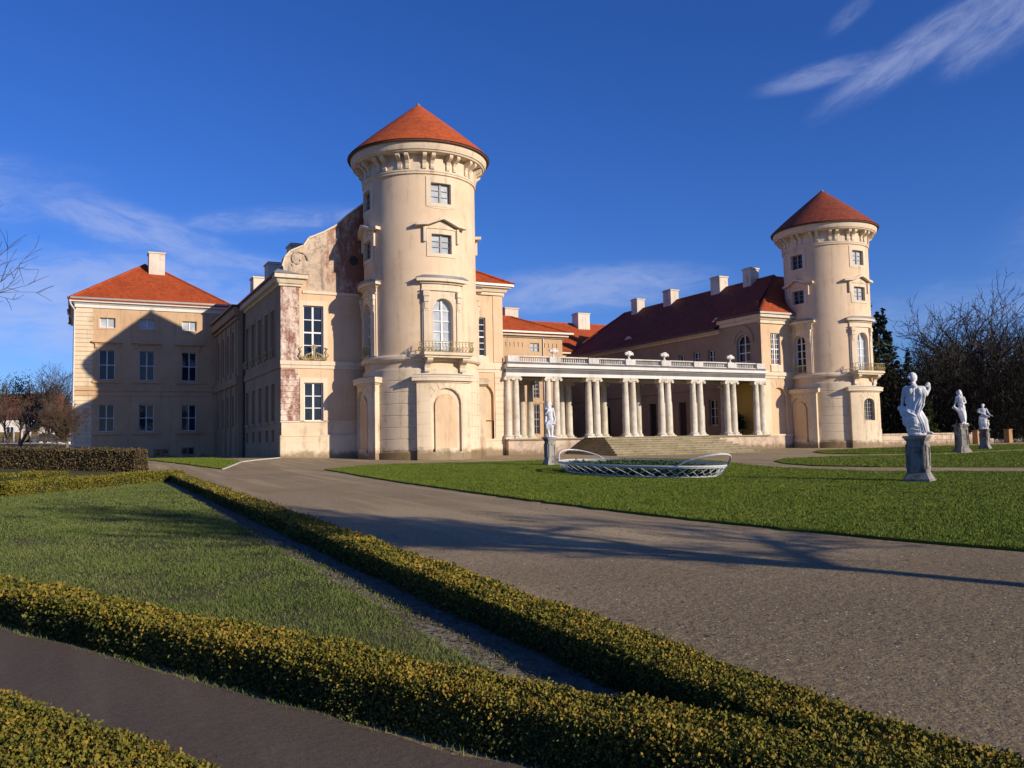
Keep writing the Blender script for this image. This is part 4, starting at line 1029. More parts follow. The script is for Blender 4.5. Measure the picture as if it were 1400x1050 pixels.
q = MB(); q.box(-.4, 11.8, 74.46, 74.59, 13.66, 13.80); q.box(-.44, -.3, 74.46, 89.4, 13.66, 13.80); q.obj('gutter', 'gutter', B)
E_ = 13.66; r0, r1 = (5.6, 82.3, 18.25), (6.1, 82.6, 18.25); c0, c1, c2, c3 = (-.42, 74.5, E_), (11.9, 74.5, E_), (11.9, 89.5, E_), (-.42, 89.5, E_)
tilerows(c0, c1, r1, r0, B); tilerows(c1, c2, r1, r1, B); tilerows(c2, c3, r0, r1, B); tilerows(c3, c0, r0, r0, B)
for q in (c0, c1, c2, c3): ridge(B, [q, r0 if q[0] < 0 else r1], 'tile_orange')
chimney(B, 5.75, 7.05, 80.4, 81.7, 16.5, 18.95)
q = MB(); q.tube([(-.35, 74.6, 13.6), (-.25, 74.7, 13.2), (.03, 74.85, 12.8), (.03, 74.85, 1.)], .065, 8); q.obj('downpipe', 'pipe_white', B)
q = MB(); q.tube([(-.5, 80., 13.6), (-.45, 80., 13.2), (.0, 80, 12.7), (.0, 80, 1.)], .07, 8); q.obj('downpipe', 'pipe_white', B)

# ------------------------------------------------------------------ right wing
U0 = 48.45
RW = thing('castle_wing', 'right castle wing with long shaded red roof and four white chimneys', 'castle wing', (55, 66, .95))
m = PU(U0); hs = []
for v in (57.3, 61.4): pass
low = [(56.75, 57.85, 2.9, 5.1, None), (60.9, 61.95, 2.0, 5.1, None), (65.3, 66.4, 2.0, 5.2, None), (69.2, 70.2, 2.6, 5.0, None), (73., 74.1, 2.0, 5.2, None), (77.2, 78.2, 2.6, 5.0, None)]
upp = [(52.55, 54.15, 7.2, 10.15, 9.45), (56.85, 57.75, 7.3, 9.3, None), (58.8, 59.7, 7.3, 9.35, None), (60.9, 61.75, 7.3, 9.33, None), (69, 69.9, 7.3, 9.3, None), (73., 73.9, 7.3, 9.3, None), (77, 77.9, 7.3, 9.3, None)]
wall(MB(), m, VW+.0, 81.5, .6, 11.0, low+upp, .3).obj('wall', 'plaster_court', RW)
for i, h in enumerate(low):
    if h[2] < 2.5:
        d = MB().mbox(m, h[0]+.01, h[1]-.01, h[2], h[3]-.01, .2, .26).obj('door', 'door_dark', RW)
        for k in range(2): MB().mbox(m, h[0]+.12+k*.48, h[0]+.48+k*.48, h[2]+.3, h[3]-.4, .18, .2).obj('door_panel', 'door_dark', d)
    else: window(RW, m, *h[:4], .25, 2, 3, None, 'glass_dim', 'frame_paint', i < 1)
for i, h in enumerate(upp): window(RW, m, *h[:4], .25 if i else .3, 2, 4, h[4], 'glass', 'frame_paint', False)
q = MB(); q.mbox(m, VW+4.7, 81.5, 6.0, 6.3, -.1, .02); q.obj('string_course', 'plaster_court', RW)
a = arcpts(52.1, 54.6, 9.5, 10.9); b = arcpts(52.4, 54.3, 9.5, 10.5); q = MB()
for i in range(len(a)-1): q.mpoly(m, [a[i], a[i+1], b[i+1], b[i]], -.1, .02)
q.obj('arch_moulding', 'plaster_court', RW)
# raised end bay
q = MB(); q.box(48.0, 48.44, VW-.02, 56.2, 10.2, 11.3); q.obj('end_bay', 'plaster_court', RW) if False else None
q = MB(); q.box(U0-.14, U0+.1, VW-.0, 56., 11.0, 11.3); q.box(U0-.34, U0+.1, VW-.2, 56.1, 11.302, 11.62); q.obj('cornice', 'trim_cream', RW)
q = MB(); q.box(U0-.14, U0+.1, 56.12, 81.5, 10.55, 10.75); q.box(U0-.34, U0+.1, 56.12, 81.5, 10.752, 10.92); q.obj('cornice', 'trim_cream', RW)
MB().box(U0-.55, U0-.36, 56.15, 81.5, 10.86, 11.0).obj('gutter', 'iron_dark', RW); MB().box(U0-.55, U0-.36, VW-.5, 56.15, 11.62, 11.74).obj('gutter', 'iron_dark', RW)
m = PV(VW)
ew = [(49.45, 50.45, 7.55, 10.1, None)]
wall(MB(), m, U0, 59.4, 2.0, 11.4, ew+[(49.3, 50.95, 2.02, 5.75, 4.9, .24)], .22, back=False).obj('wall', 'plaster_peach', RW)
MB().mpoly(m, [(49.25, 2.0), (51.0, 2.0)]+arcpts(49.25, 51.0, 4.9, 5.8)[::-1], .22, .26).obj('niche_panel', 'plaster_peach', RW)
window(RW, m, *ew[0][:4], .2, 4, 6, bar=.02, glass='glass_dim'); MB().mbox(m, 49.35, 50.6, 7.0, 7.53, -.08, .1).obj('window_sill', 'trim_cream', RW)
MB().box(U0-.02, 51.2, VW-.15, VW+.2, .55, 1.9).obj('plinth', 'wall_stone', RW); MB().box(U0-.05, 51.3, VW-.2, VW+.2, 1.9, 2.04).obj('plinth_moulding', 'stone_pale', RW)
MB().box(U0-.01, 49.22, VW-.05, VW+.02, 2.06, 6.4).obj('quoin_strip', 'stone_pale', RW)
q = MB(); q.box(U0-.02, 58.5, VW-.08, VW+.03, 6.45, 6.66); q.box(U0-.08, 58.5, VW-.18, VW+.03, 6.662, 6.95); q.obj('string_course', 'trim_cream', RW)
for i in range(5):
    c = 50.1; f0 = PI*(.2+.6*i/5); f1 = PI*(.2+.6*(i+1)/5)-.06
    MB().mpoly(m, [(c-.95*math.cos(f0), 4.9+.95*math.sin(f0)), (c-1.5*math.cos(f0), 4.9+1.5*math.sin(f0)), (c-1.5*math.cos(f1), 4.9+1.5*math.sin(f1)), (c-.95*math.cos(f1), 4.9+.95*math.sin(f1))], -.02, .03).obj('voussoir', 'plaster_peach', RW)
q = MB(); q.box(U0-.12, 58.5, VW-.14, VW+.2, 10.85, 11.1); q.frus(U0-.16, 58.5, VW-.2, VW+.2, 11.102, 11.3, .14); q.box(U0-.42, 58.5, VW-.5, VW+.2, 11.302, 11.5); q.obj('cornice', 'trim_cream', RW)
MB().box(U0-.55, 58.5, VW-.62, VW-.5, 11.55, 11.7).obj('gutter', 'gutter', RW)
# the roof: main slope, hipped front end, hipped far end
ue, zr, uR = U0-.5, 16.0, 55.0
tilerows((ue, 81.5, 10.98), (ue, 56.1, 10.98), (uR, 56.1, zr), (uR, 79.5, zr), RW, 'tile_red')
tilerows((ue, 56.1, 11.66), (ue, VW-.55, 11.66), (49.9, 52.9, 13.05), (49.9, 56.1, 13.05), RW, 'tile_red')
tilerows((49.9, 56.1, 12.36), (49.9, 52.8, 12.96), (uR, 57.6, zr), (uR, 58.5, zr), RW, 'tile_red') if False else None
tilerows((49.2, 56.4, 12.55), (49.2, 52.3, 12.55), (uR, 56.2, zr+.02), (uR, 56.6, zr+.02), RW, 'tile_red')
tilerows((ue, VW-.55, 11.66), (59., VW-.55, 11.66), (uR+1, 56.3, zr), (uR, 56.3, zr), RW, 'tile_orange')
tilerows((61.6, 56, 11.), (61.6, 82, 11.), (uR, 79.5, zr), (uR, 56.1, zr), RW, 'tile_red')
tilerows((ue, 81.5, 10.98), (61.6, 86, 10.98), (uR, 79.5, zr), (uR, 79.5, zr), RW, 'tile_red')
for i, (v0, v1) in enumerate(((75.9, 77.0), (70., 71.3), (62.55, 63.85), (58.4, 59.4))): chimney(RW, 54.2, 55.2, v0, v1, 15., 17.0)
for (v, s_) in ((70.2, 1.15), (57., 1.1)):      # eyebrow dormers
    d = MB(); zz = 11.75; uu = U0+.55
    pts = [(v-s_, zz), (v-s_*.5, zz+.18), (v-s_*.2, zz+.42), (v+s_*.2, zz+.42), (v+s_*.5, zz+.18), (v+s_, zz)]
    d.mpoly(PU(uu-.05), pts, 0, 1.1); o = d.obj('dormer', 'tile_red', RW)
    MB().mpoly(PU(uu-.06), [(v-s_*.6, zz+.04), (v+s_*.6, zz+.04), (v+s_*.18, zz+.34), (v-s_*.18, zz+.34)], 0, .05).obj('dormer_window', 'glass_curtain', o)

ridge(RW, [(uR, 79.5, zr+.03), (uR, 56.3, zr+.03)]); ridge(RW, [(ue, VW-.55, 11.7), (uR, 56.3, zr+.03)]); ridge(RW, [(ue, 81.5, 11.), (uR, 79.5, zr+.03)])
# ------------------------------------------------------------------ main building across the back of the court
MBD = thing('main_building', 'main castle range across the back of the court, orange roof with white chimney', 'building', (42, 88, .95))
m = PV(81)
q = MB(); q.face([(11.5, 81, .6), (62, 81, .6), (62, 81, 11.4), (11.5, 81, 11.4)]); q.face([(11.5, 95, .6), (62, 95, .6), (62, 95, 11.4), (11.5, 95, 11.4)]); q.obj('wall', 'plaster_peach', MBD)
MB().box(11.5, 62, 80.6, 81.1, 11.4, 11.7).obj('cornice', 'trim_cream', MBD)
tilerows((11.5, 80.4, 11.75), (62, 80.4, 11.75), (62, 88, 15.85), (11.5, 88, 15.85), MBD); tilerows((62, 95.6, 11.75), (11.5, 95.6, 11.75), (11.5, 88, 15.85), (62, 88, 15.85), MBD)
ridge(MBD, [(11.5, 88, 15.9), (62, 88, 15.9)], 'tile_orange')
chimney(MBD, 53.3, 54.9, 86.6, 88., 14.5, 16.95); 
H = thing('court_hall', 'low court hall behind the colonnade with frieze windows and hipped roof', 'building', (33, 72, .95))
m = PV(68); hs = [(36.7, 37.6, 9.95, 10.75, None), (36.65, 37.55, 2.5, 5.2, None), (36.65, 37.55, 5.75, 7.4, None), (33.4, 34.3, 2.5, 5.2, None), (33.4, 34.3, 5.75, 7.4, None), (30.2, 31.1, 2.1, 5.2, None)]
hs += [(33.3+.42*k, 33.42+.42*k, 10.35, 10.75, None, .06) for k in range(7)]+[(38.1+.42*k, 38.22+.42*k, 10.35, 10.75, None, .06) for k in range(4)]
w = wall(MB(), m, 25.6, 40.05, .6, 11.2, hs, .2, back=True); w.face([(40.05, 68, .6), (40.05, 81, .6), (40.05, 81, 11.2), (40.05, 68, 11.2)]); w.obj('wall', 'plaster_ochre', H)
for i, h in enumerate(hs[:6]): window(H, m, *h[:4], .15, 3 if i else 2, 4 if i else 2, None, 'glass_curtain' if i == 0 else 'glass', 'frame_dark', False)
MB().mbox(m, 25.6, 40.05, 5.3, 5.5, -.06, .02).obj('string_course', 'plaster_ochre', H)
q = MB(); q.box(25.6, 40.2, 67.85, 81, 11.2, 11.34); q.box(25.6, 40.5, 67.55, 81, 11.342, 11.56); q.obj('cornice', 'trim_cream', H)
MB().box(25.6, 40.9, 67.3, 67.5, 11.56, 11.72).obj('gutter', 'gutter', H)
tilerows((25.6, 67.4, 11.6), (40.85, 67.4, 11.6), (36.6, 71.6, 13.55), (25.6, 71.6, 13.55), H); tilerows((40.85, 67.4, 11.6), (40.85, 80, 11.6), (36.6, 80, 13.55), (36.6, 71.6, 13.55), H)
tilerows((25.6, 71.6, 13.55), (36.6, 71.6, 13.55), (36.6, 80, 13.56), (25.6, 80, 13.56), H)
ridge(H, [(40.85, 67.4, 11.65), (36.6, 71.6, 13.6)], 'tile_orange'); ridge(H, [(25.6, 71.6, 13.6), (36.6, 71.6, 13.6)], 'tile_orange')
chimney(H, 36.4, 37.8, 72.3, 73.6, 13.0, 14.5)
q = MB(); q.tube([(38.0, 67.93, 11.2), (38.0, 67.93, 1.)], .05, 6); q.obj('downpipe', 'gutter', H)

# ------------------------------------------------------------------ colonnade
K = thing('colonnade', 'white colonnade of paired columns joining the two towers', 'colonnade', (37, 53, .95))
kx, ky, kz = ORG[K.name]
pairs = [(25.85, 26.45), (28.92, 29.58), (32.2, 32.85), (35.3, 35.95), (38.45, 39.1), (41.4, 42.08), (44.68, 45.32), (47.6, 48.2)]
ZS, ZE = 2.0, 6.2
sh = MB().lathe([(.27, .26), (.255, .34), (.25, .5), (.246, 1.5), (.235, 2.4), (.215, 3.3), (.20, ZE-ZS-.32), (.225, ZE-ZS-.31), (.225, ZE-ZS-.27), (.2, ZE-ZS-.26), (.2, ZE-ZS-.1)], 20).mesh('column', 'column_stone', smooth=True)
ba = MB().lathe([(.27, .26), (.34, .24), (.36, .18), (.34, .12), (.36, .1), (.36, 0)], 16); ba.box(-.37, .37, -.37, .37, -.02, .1); bme = ba.mesh('column_base', 'column_stone')
ca = MB(); ca.box(-.30, .30, -.26, .26, -.11, 0); ca.box(-.24, .24, -.24, .24, -.2, -.1)
for sx in (-.27, .27): ca.tube([(sx, -.27, -.19), (sx, .27, -.19)], .105, 10, True)
cme = ca.mesh('capital', 'column_stone')
for row, v in enumerate((51.2, 55.0)):
    for p in pairs:
        for u in p:
            o = link('column', sh, K, (u-kx, v-ky, ZS-kz)); link('column_base', bme, o, (0, 0, 0)); link('capital', cme, o, (0, 0, ZE-ZS))
# stylobate, floor, entablature, ceiling
MB().box(25.62, 48.42, 50.75, 55.6, .4, 1.9).obj('stylobate', 'wall_stone', K)
MB().box(25.62, 48.42, 50.62, 55.62, 1.9, 2.0).obj('floor_slab', 'stair_stone', K)
q = MB(); q.box(25.62, 48.42, 50.92, 51.48, 6.2, 6.42); q.box(25.62, 48.42, 54.72, 55.28, 6.2, 6.42); q.obj('architrave', 'trim_white', K)
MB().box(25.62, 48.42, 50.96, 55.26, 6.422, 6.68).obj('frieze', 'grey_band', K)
q = MB(); q.frus(25.62, 48.42, 50.9, 55.3, 6.682, 6.78, .0); q.box(25.62, 48.5, 50.68, 55.4, 6.782, 6.98); q.obj('cornice', 'trim_white', K)
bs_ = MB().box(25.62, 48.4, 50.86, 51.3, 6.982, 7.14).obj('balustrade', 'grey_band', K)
pc = [26.15, 29.35, 32.5, 35.6, 38.75, 41.75, 45.0, 47.9]
for i, c in enumerate(pc):
    h = .42
    x0, x1 = max(c-h, 25.66), min(c+h, 48.38)
    MB().box(x0, x1, 50.82, 51.32, 7.142, 7.56).obj('balustrade_pier', 'balustrade_stone', bs_)
    if i < 7:
        a, b = x1, max(pc[i+1]-h, 0)
        r = MB(); r.box(a+.002, b-.002, 50.9, 51.24, 7.50, 7.58); r.box(a+.002, b-.002, 50.92, 51.22, 7.142, 7.2); r.obj('balustrade_rail', 'balustrade_stone', bs_)
        nB = int((b-a)/.165)
        if i == 0: bal = MB().lathe([(.05, 0), (.05, .03), (.035, .06), (.06, .12), (.045, .2), (.03, .25), (.05, .28), (.05, .30)], 8).mesh('baluster', 'balustrade_stone', smooth=True)
        for k in range(nB): link('baluster', bal, bs_, (a+(b-a)*(k+.5)/nB-kx, 51.07-ky, 7.2-kz))
    if i == 0: pass
MB().mbox(PUR(U0-.02), 51.35, 55.0, 2.0, 6.2, 0, .05).obj('end_wall', 'plaster_yellow_lit', K)
en = MB(); mE = PU(U0-.08); en.mpoly(mE, [(52.2, 2.0), (54.3, 2.0)]+arcpts(52.2, 54.3, 4.7, 5.6)[::-1], 0, .02); en.obj('niche_panel', 'plaster_yellow_lit', K)
for i, c in enumerate((29.35, 35.6, 38.75, 45.0)):
    lab = ('leftmost', 'second', 'third', 'rightmost')[i]
    t = thing('stone_trophy', f'{lab} of the four white carved trophies on the colonnade balustrade', 'sculpture', (c, 51.07, 7.562), 'white trophies on the balustrade')
    q = MB(); q.lathe([(.12, 0), (.14, .05), (.06, .1), (.05, .2), (.1, .26)], 12); q.v = [(x+c, y+51.07, z_+7.562) for x, y, z_ in q.v]; q.obj('foot', 'trim_white', t)
    q = MB(); q.ell((c, 51.07, 7.95), (.24, .2, .16), 12); q.ell((c-.22, 51.07, 8.0), (.13, .14, .11), 10); q.ell((c+.24, 51.05, 7.98), (.14, .14, .12), 10); q.ell((c+.05, 51.07, 8.12), (.2, .12, .07), 10)
    q.tube([(c-.34, 51.0, 7.9), (c, 50.95, 8.04), (c+.36, 51.0, 7.88)], .04, 6); q.obj('bowl', 'trim_white', t)
t = thing('potted_plant', 'dark potted plant in the yellow-lit niche at the right end of the colonnade', 'plant', (47.7, 53.3, 2.0), None, True)
MB().lathe([(.2, 0), (.3, .42), (.33, .45), (.28, .45), (.25, .4)], 14).obj('pot', 'sandstone', t)
P_ = NR.normal(0, 1, (700, 3))*np.array([.2, .2, .3])+np.array([0, 0, .95]); o = link('foliage', leafmesh('foliage', P_, P_*0+np.array([0, 0, .6]), .16, 'leaf_dark'), t)
# stair
S = thing('stone_stair', 'broad worn stone stair leading up to the colonnade', 'stair', (36, 47.5, .8))
NS = 8
for k in range(NS):
    t = k/NS; zt = .80+(2.0-.80)*(k+1)/NS; z0 = .45 if k == 0 else zt-(2.0-.80)/NS
    a0, a1, b0 = 29.8+1.85*t+rnd.uniform(-.02, .02), 41.5-1.0*t, 44.3+4.3*t
    q = MB(); q.box(a0+.04, a1-.04, b0+.05, 50.62, z0 if k == 0 else z0-.03, zt-.062); q.box(a0, a1, b0, 50.62, zt-.06, zt-.002); q.obj('step', 'stair_stone', S)
for o in list(S.children): bevel(o, .012)

# ------------------------------------------------------------------ garden wall, bollards
G = thing('garden_wall', 'low pale masonry wall with flat coping right of the far tower', 'wall', (65, 49.5, .8))
u = 58.2; i = 0
while u < 72.0:
    w_ = rnd.uniform(1.0, 1.5)
    for r_ in range(3):
        o_ = (.5 if r_ % 2 else 0); MB().box(u+o_, u+o_+w_-.02, 49.3+rnd.uniform(-.012, .012), 49.8, .42+.46*r_, .42+.46*r_+.445).obj('wall_stone', 'wall_stone', G)
    u += w_
for k in range(7): MB().box(58.1+2.08*k, 58.1+2.08*k+2.06, 49.2, 49.9, 1.8, 1.9).obj('coping', 'wall_stone', G)
for u in (59.3, 70.2):
    q = MB(); q.box(u-.12, u+.12, 49.4, 49.66, 1.9, 2.3); q.lathe([(.14, 2.3), (.14, 2.36), (.02, 2.5)], 8, (u, 49.53)); q.obj('coping_post', 'wall_stone', G)
for i, (u, v) in enumerate(((70.3, 48.6), (76.5, 49.8))):
    z0 = Z(u, v); h = 1.15 if i else 1.1
    p = thing('gate_post', ('tan stone post behind the farthest statue', 'tan stone post at the right edge of the far lawn')[i], 'post', (u, v, z0), 'tan stone posts')
    q = MB(); q.frus(u-.27, u+.27, v-.27, v+.27, z0-.1, z0+h, -.02); bevel(q.obj('shaft', 'sandstone', p), .03)
    q = MB(); q.box(u-.3, u+.3, v-.3, v+.3, z0+h+.002, z0+h+.1); bevel(q.obj('post_cap', 'sandstone', p), .03)
tag(MB().hexa([(73, 52, .6), (120, 63, .6), (120, 63.8, .6), (73, 52.8, .6), (73, 52, 1.22), (120, 63, 1.22), (120, 63.8, 1.22), (73, 52.8, 1.22)]).obj('river_wall', 'kerb_stone'), 'long low pale kerb wall behind the tan posts', 'wall')

# ------------------------------------------------------------------ statues
def figure(name, label, loc, rz, scale, parts, folds, seed=1):
    m = MB()
    for p in parts:
        if len(p) == 4: m.cap(*p)
        else: m.ell(p[0], p[1], 14, p[2])
    r = random.Random(seed)
    for pts, rad in folds: m.tube(pts, [rad*q for q in ([.5]+[1]*(len(pts)-2)+[.5])], 6, True)
    me = m.mesh('tmp', 'statue_stone'); o = link('tmp', me)
    md = o.modifiers.new('r', 'REMESH'); md.mode = 'VOXEL'; md.voxel_size = .0135
    sm = o.modifiers.new('s', 'SMOOTH'); sm.iterations = 1; sm.factor = .5
    dg = bpy.context.evaluated_depsgraph_get(); me2 = bpy.data.meshes.new_from_object(o.evaluated_get(dg)); bpy.data.objects.remove(o); bpy.data.meshes.remove(me)
    me2.name = name; me2.polygons.foreach_set('use_smooth', [True]*len(me2.polygons))
    if not me2.materials: me2.materials.append(MAT['statue_stone'])
    q = link(name, me2, None, loc, (0, 0, rz), (scale,)*3)
    return tag(q, label, 'statue', 'garden statues')


def head(c, look, r=.105):                     # face, nose, hair and bun; look = unit vector in plan
    c = Vector(c); L = Vector((look[0], look[1], 0)).normalized(); s_ = Vector((-L.y, L.x, 0))
    an = math.atan2(L.y, L.x)
    out = [(c, (r*1.0, r*.82, r*1.22), an), (c+Vector((0, 0, -.05))+L*.03, (r*.72, r*.62, r*.78), an), (c-L*.03+Vector((0, 0, .03)), (r*1.02, r*.98, r*1.08), an),
           (c+L*.105+Vector((0, 0, -.01)), (.022, .016, .035), an), (c+L*.085+Vector((0, 0, -.065)), (.022, .03, .012), an), (c-L*.13+Vector((0, 0, .0)), (.06, .06, .055), an)]
    for q in (-1, 1): out += [(c+s_*(q*.088)-L*.005, (.02, .014, .032), an), (c+L*.085+s_*(q*.036)+Vector((0, 0, .03)), (.02, .03, .011), an)]
    for k in range(9): t = 2*PI*k/9; out.append((c-L*.035+s_*(.075*math.cos(t))+L*(.055*math.sin(t))+Vector((0, 0, .075)), (.035, .035, .03), 0))
    return out


def hand(p, d, r=.03):                         # palm with five separate bent fingers
    p = Vector(p); d = Vector(d).normalized(); s_ = d.cross(Vector((.2, .3, 1))).normalized(); n_ = s_.cross(d); out = [(p, p+d*.07, r*1.1, r*1.05)]
    for k, (o_, L) in enumerate(((-.033, .05), (-.011, .065), (.011, .06), (.033, .045))):
        a = p+d*.08+s_*o_; b = a+d*L*.6-n_*.01; out += [(a, b, .0125, .011), (b, b+d*L*.4-n_*.03, .011, .009)]
    out.append((p+d*.02+s_*.03, p+d*.06+s_*.075-n_*.02, .014, .011))
    return out


def pts3(l): return [Vector(p) for p in l]


# 1: draped seated figure seen from behind, right hand lifting a round fruit. local x = right in the picture, y = away
def fig1():
    P = head((-.02, .03, 1.72), (.85, .5), .112)
    P += [((-.02, .02, 1.5), (-.02, .02, 1.66), .062, .055), ((-.02, 0, 1.26), (.26, .14, .2), 0), ((-.03, 0, 1.03), (.25, .14, .24), 0), ((-.05, .02, .82), (.22, .16, .2), 0), ((-.17, .03, .70), (.26, .2, .2), 0),
          ((-.22, 0, 1.41), (.22, 0, 1.38), .075, .075), ((-.25, 0, 1.40), (-.33, .05, 1.12), .068, .052), ((-.33, .05, 1.12), (-.36, .10, .88), .05, .036),
          ((.23, 0, 1.38), (.30, .08, 1.2), .070, .055), ((.30, .08, 1.2), (.39, .12, 1.36), .052, .036)]
    P += hand((-.36, .11, .86), (-.1, .1, -.4)); P += hand((.395, .12, 1.38), (-.03, .05, 1)); P += [((.36, .11, 1.50), (.062, .062, .062), 0), ((.33, .09, 1.46), (.045, .045, .045), 0)]
    # legs under cloth, foot showing, rock seat
    P += [((.02, .0, .72), (.2, -.05, .42), .15, .12), ((.2, -.05, .42), (.27, -.03, .12), .11, .07), ((-.05, -.02, .7), (-.02, -.12, .4), .16, .14), ((-.02, -.12, .4), (.1, -.08, .12), .13, .08),
          ((.27, -.05, .10), (.40, -.10, .075), .05, .035), ((-.13, .03, .46), (.25, .22, .26), .2), ((-.33, .08, .72), (.10, .13, .17), 0), ((-.03, .03, .2), (.25, .21, .2), 0), ((.02, 0, .05), (.28, .23, .08), 0), ((-.1, -.115, 1.3), (.075, .04, .10), .3), ((.1, -.115, 1.3), (.075, .04, .10), -.3), ((-.02, -.1, 1.46), (.1, .06, .06), 0),
          ((-.40, .1, .82), (.09, .12, .08), 0)]
    Fd = []
    q = random.Random(4); j = lambda a=.02: q.uniform(-a, a)
    for k in range(4):
        x0 = .25-.045*k; Fd.append((pts3([(x0, -.05-.015*k, 1.42+j()), (x0+.03+j(), -.135, 1.17+j()), (x0-.02-.03*k+j(), -.15, .9), (.10-.05*k+j(), -.17+j(), .62), (.17-.055*k+j(), -.2, .36), (.24-.06*k+j(), -.17, .08)]), .022+.016*q.random()))
    for k in range(6): Fd.append((pts3([(-.38+j(.04), -.04, .80-.09*k+j()), (-.22+j(), -.18+j(), .70-.09*k+j(.03)), (-.04+j(), -.22, .60-.08*k+j(.03)), (.12+j(.04), -.17, .52-.07*k+j(.03))]), .016+.02*q.random()))
    Fd.append((pts3([(-.02, -.125, 1.42), (-.03, -.15, 1.2), (-.04, -.15, 1.0)]), .012))
    Fd.append((pts3([(-.14, .05, 1.56), (-.05, -.05, 1.55), (.05, -.04, 1.5)]), .03))
    return P, Fd


def fig2():        # veiled standing figure holding cloth across the body
    P = head((-.04, 0, 1.84), (-.8, -.5), .11)
    P += [((.02, .03, 1.86), (.11, .14, .17), 0), ((.06, .05, 1.86), (.14, .07, 1.45), .09, .08), ((-.02, 0, 1.65), (-.02, 0, 1.78), .06, .055), ((.04, 0, 1.45), (.19, .13, .22), 0), ((.07, 0, 1.2), (.17, .13, .24), 0), ((.10, 0, .98), (.19, .15, .22), 0),
          ((-.12, 0, 1.58), (.2, 0, 1.55), .075, .08), ((-.13, 0, 1.57), (-.19, -.05, 1.27), .062, .05), ((-.19, -.05, 1.27), (-.30, -.14, 1.06), .048, .035),
          ((.22, 0, 1.54), (.30, .02, 1.28), .07, .06), ((.30, .02, 1.28), (.14, -.13, 1.14), .055, .04)]
    P += hand((-.31, -.15, 1.05), (-.6, -.3, -.5)); P += hand((.13, -.14, 1.14), (-.8, -.2, -.1))
    P += [((.13, -.0, .95), (.16, -.02, .5), .15, .11), ((.16, -.02, .5), (.19, 0, .1), .11, .07), ((.05, -.04, .95), (.02, -.10, .55), .15, .11), ((.02, -.10, .55), (.12, -.05, .12), .10, .065), ((.19, -.03, .08), (.20, -.16, .06), .05, .04), ((.12, -.06, .09), (.08, -.2, .06), .05, .04),
          ((-.29, -.14, 1.03), (-.02, -.13, .72), .08, .09), ((-.02, -.13, .72), (.1, -.12, .36), .09, .07), ((.16, .05, .05), (.26, .22, .07), 0), ((.2, .12, .5), (.13, .12, .5), 0)]
    Fd = []
    for k in range(6): Fd.append((pts3([(-.3+.05*k, -.16, 1.02), (-.12+.05*k, -.2, .8), (.0+.04*k, -.19, .55), (.08+.035*k, -.14, .15)]), .022))
    for k in range(4): Fd.append((pts3([(.02+.05*k, -.12, 1.5), (.03+.05*k, -.15, 1.2), (.0+.05*k, -.17, .95)]), .018))
    return P, Fd


def fig3():        # figure bending slightly, one arm stretched to the right, small companion at the foot
    P = head((.0, 0, 1.6), (-.3, -.95), .105)
    P += [((0, 0, 1.42), (0, 0, 1.54), .06, .055), ((0, 0, 1.26), (.2, .13, .2), 0), ((.03, 0, 1.04), (.17, .12, .2), 0), ((.02, 0, .84), (.19, .15, .19), 0),
          ((-.17, 0, 1.37), (.19, 0, 1.36), .07, .07), ((-.2, 0, 1.37), (-.27, -.1, 1.16), .062, .05), ((-.27, -.1, 1.16), (.02, -.2, 1.02), .048, .038), ((.2, 0, 1.35), (.30, -.04, 1.1), .06, .05), ((.30, -.04, 1.1), (.42, -.1, .93), .048, .036)]
    P += hand((.03, -.2, 1.02), (1, 0, -.3)); P += hand((.43, -.11, .92), (1, -.1, -.1))
    P += [((-.08, 0, .8), (-.10, -.06, .45), .13, .095), ((-.10, -.06, .45), (-.06, 0, .1), .085, .055), ((.1, 0, .8), (.11, -.03, .45), .13, .095), ((.11, -.03, .45), (.13, 0, .1), .085, .055), ((-.06, -.02, .08), (-.1, -.14, .06), .045, .035), ((.13, -.02, .08), (.16, -.14, .06), .045, .035),
          ((.24, .02, .36), (.1, .09, .16), 0), ((.26, 0, .56), (.07, .07, .08), 0), ((.22, .02, .3), (.2, 0, .08), .07, .06), ((0, .02, .05), (.32, .22, .07), 0), ((-.2, .08, .5), (.1, .1, .45), 0), ((.05, -.12, .98), (.34, -.12, .84), .06, .05), ((-.24, .02, 1.25), (.12, .12, .16), 0)]
    Fd = [(pts3([(-.22+.05*k, -.1, .95), (-.2+.045*k, -.16, .7), (-.16+.04*k, -.15, .4), (-.15+.04*k, -.1, .12)]), .02) for k in range(7)]
    return P, Fd


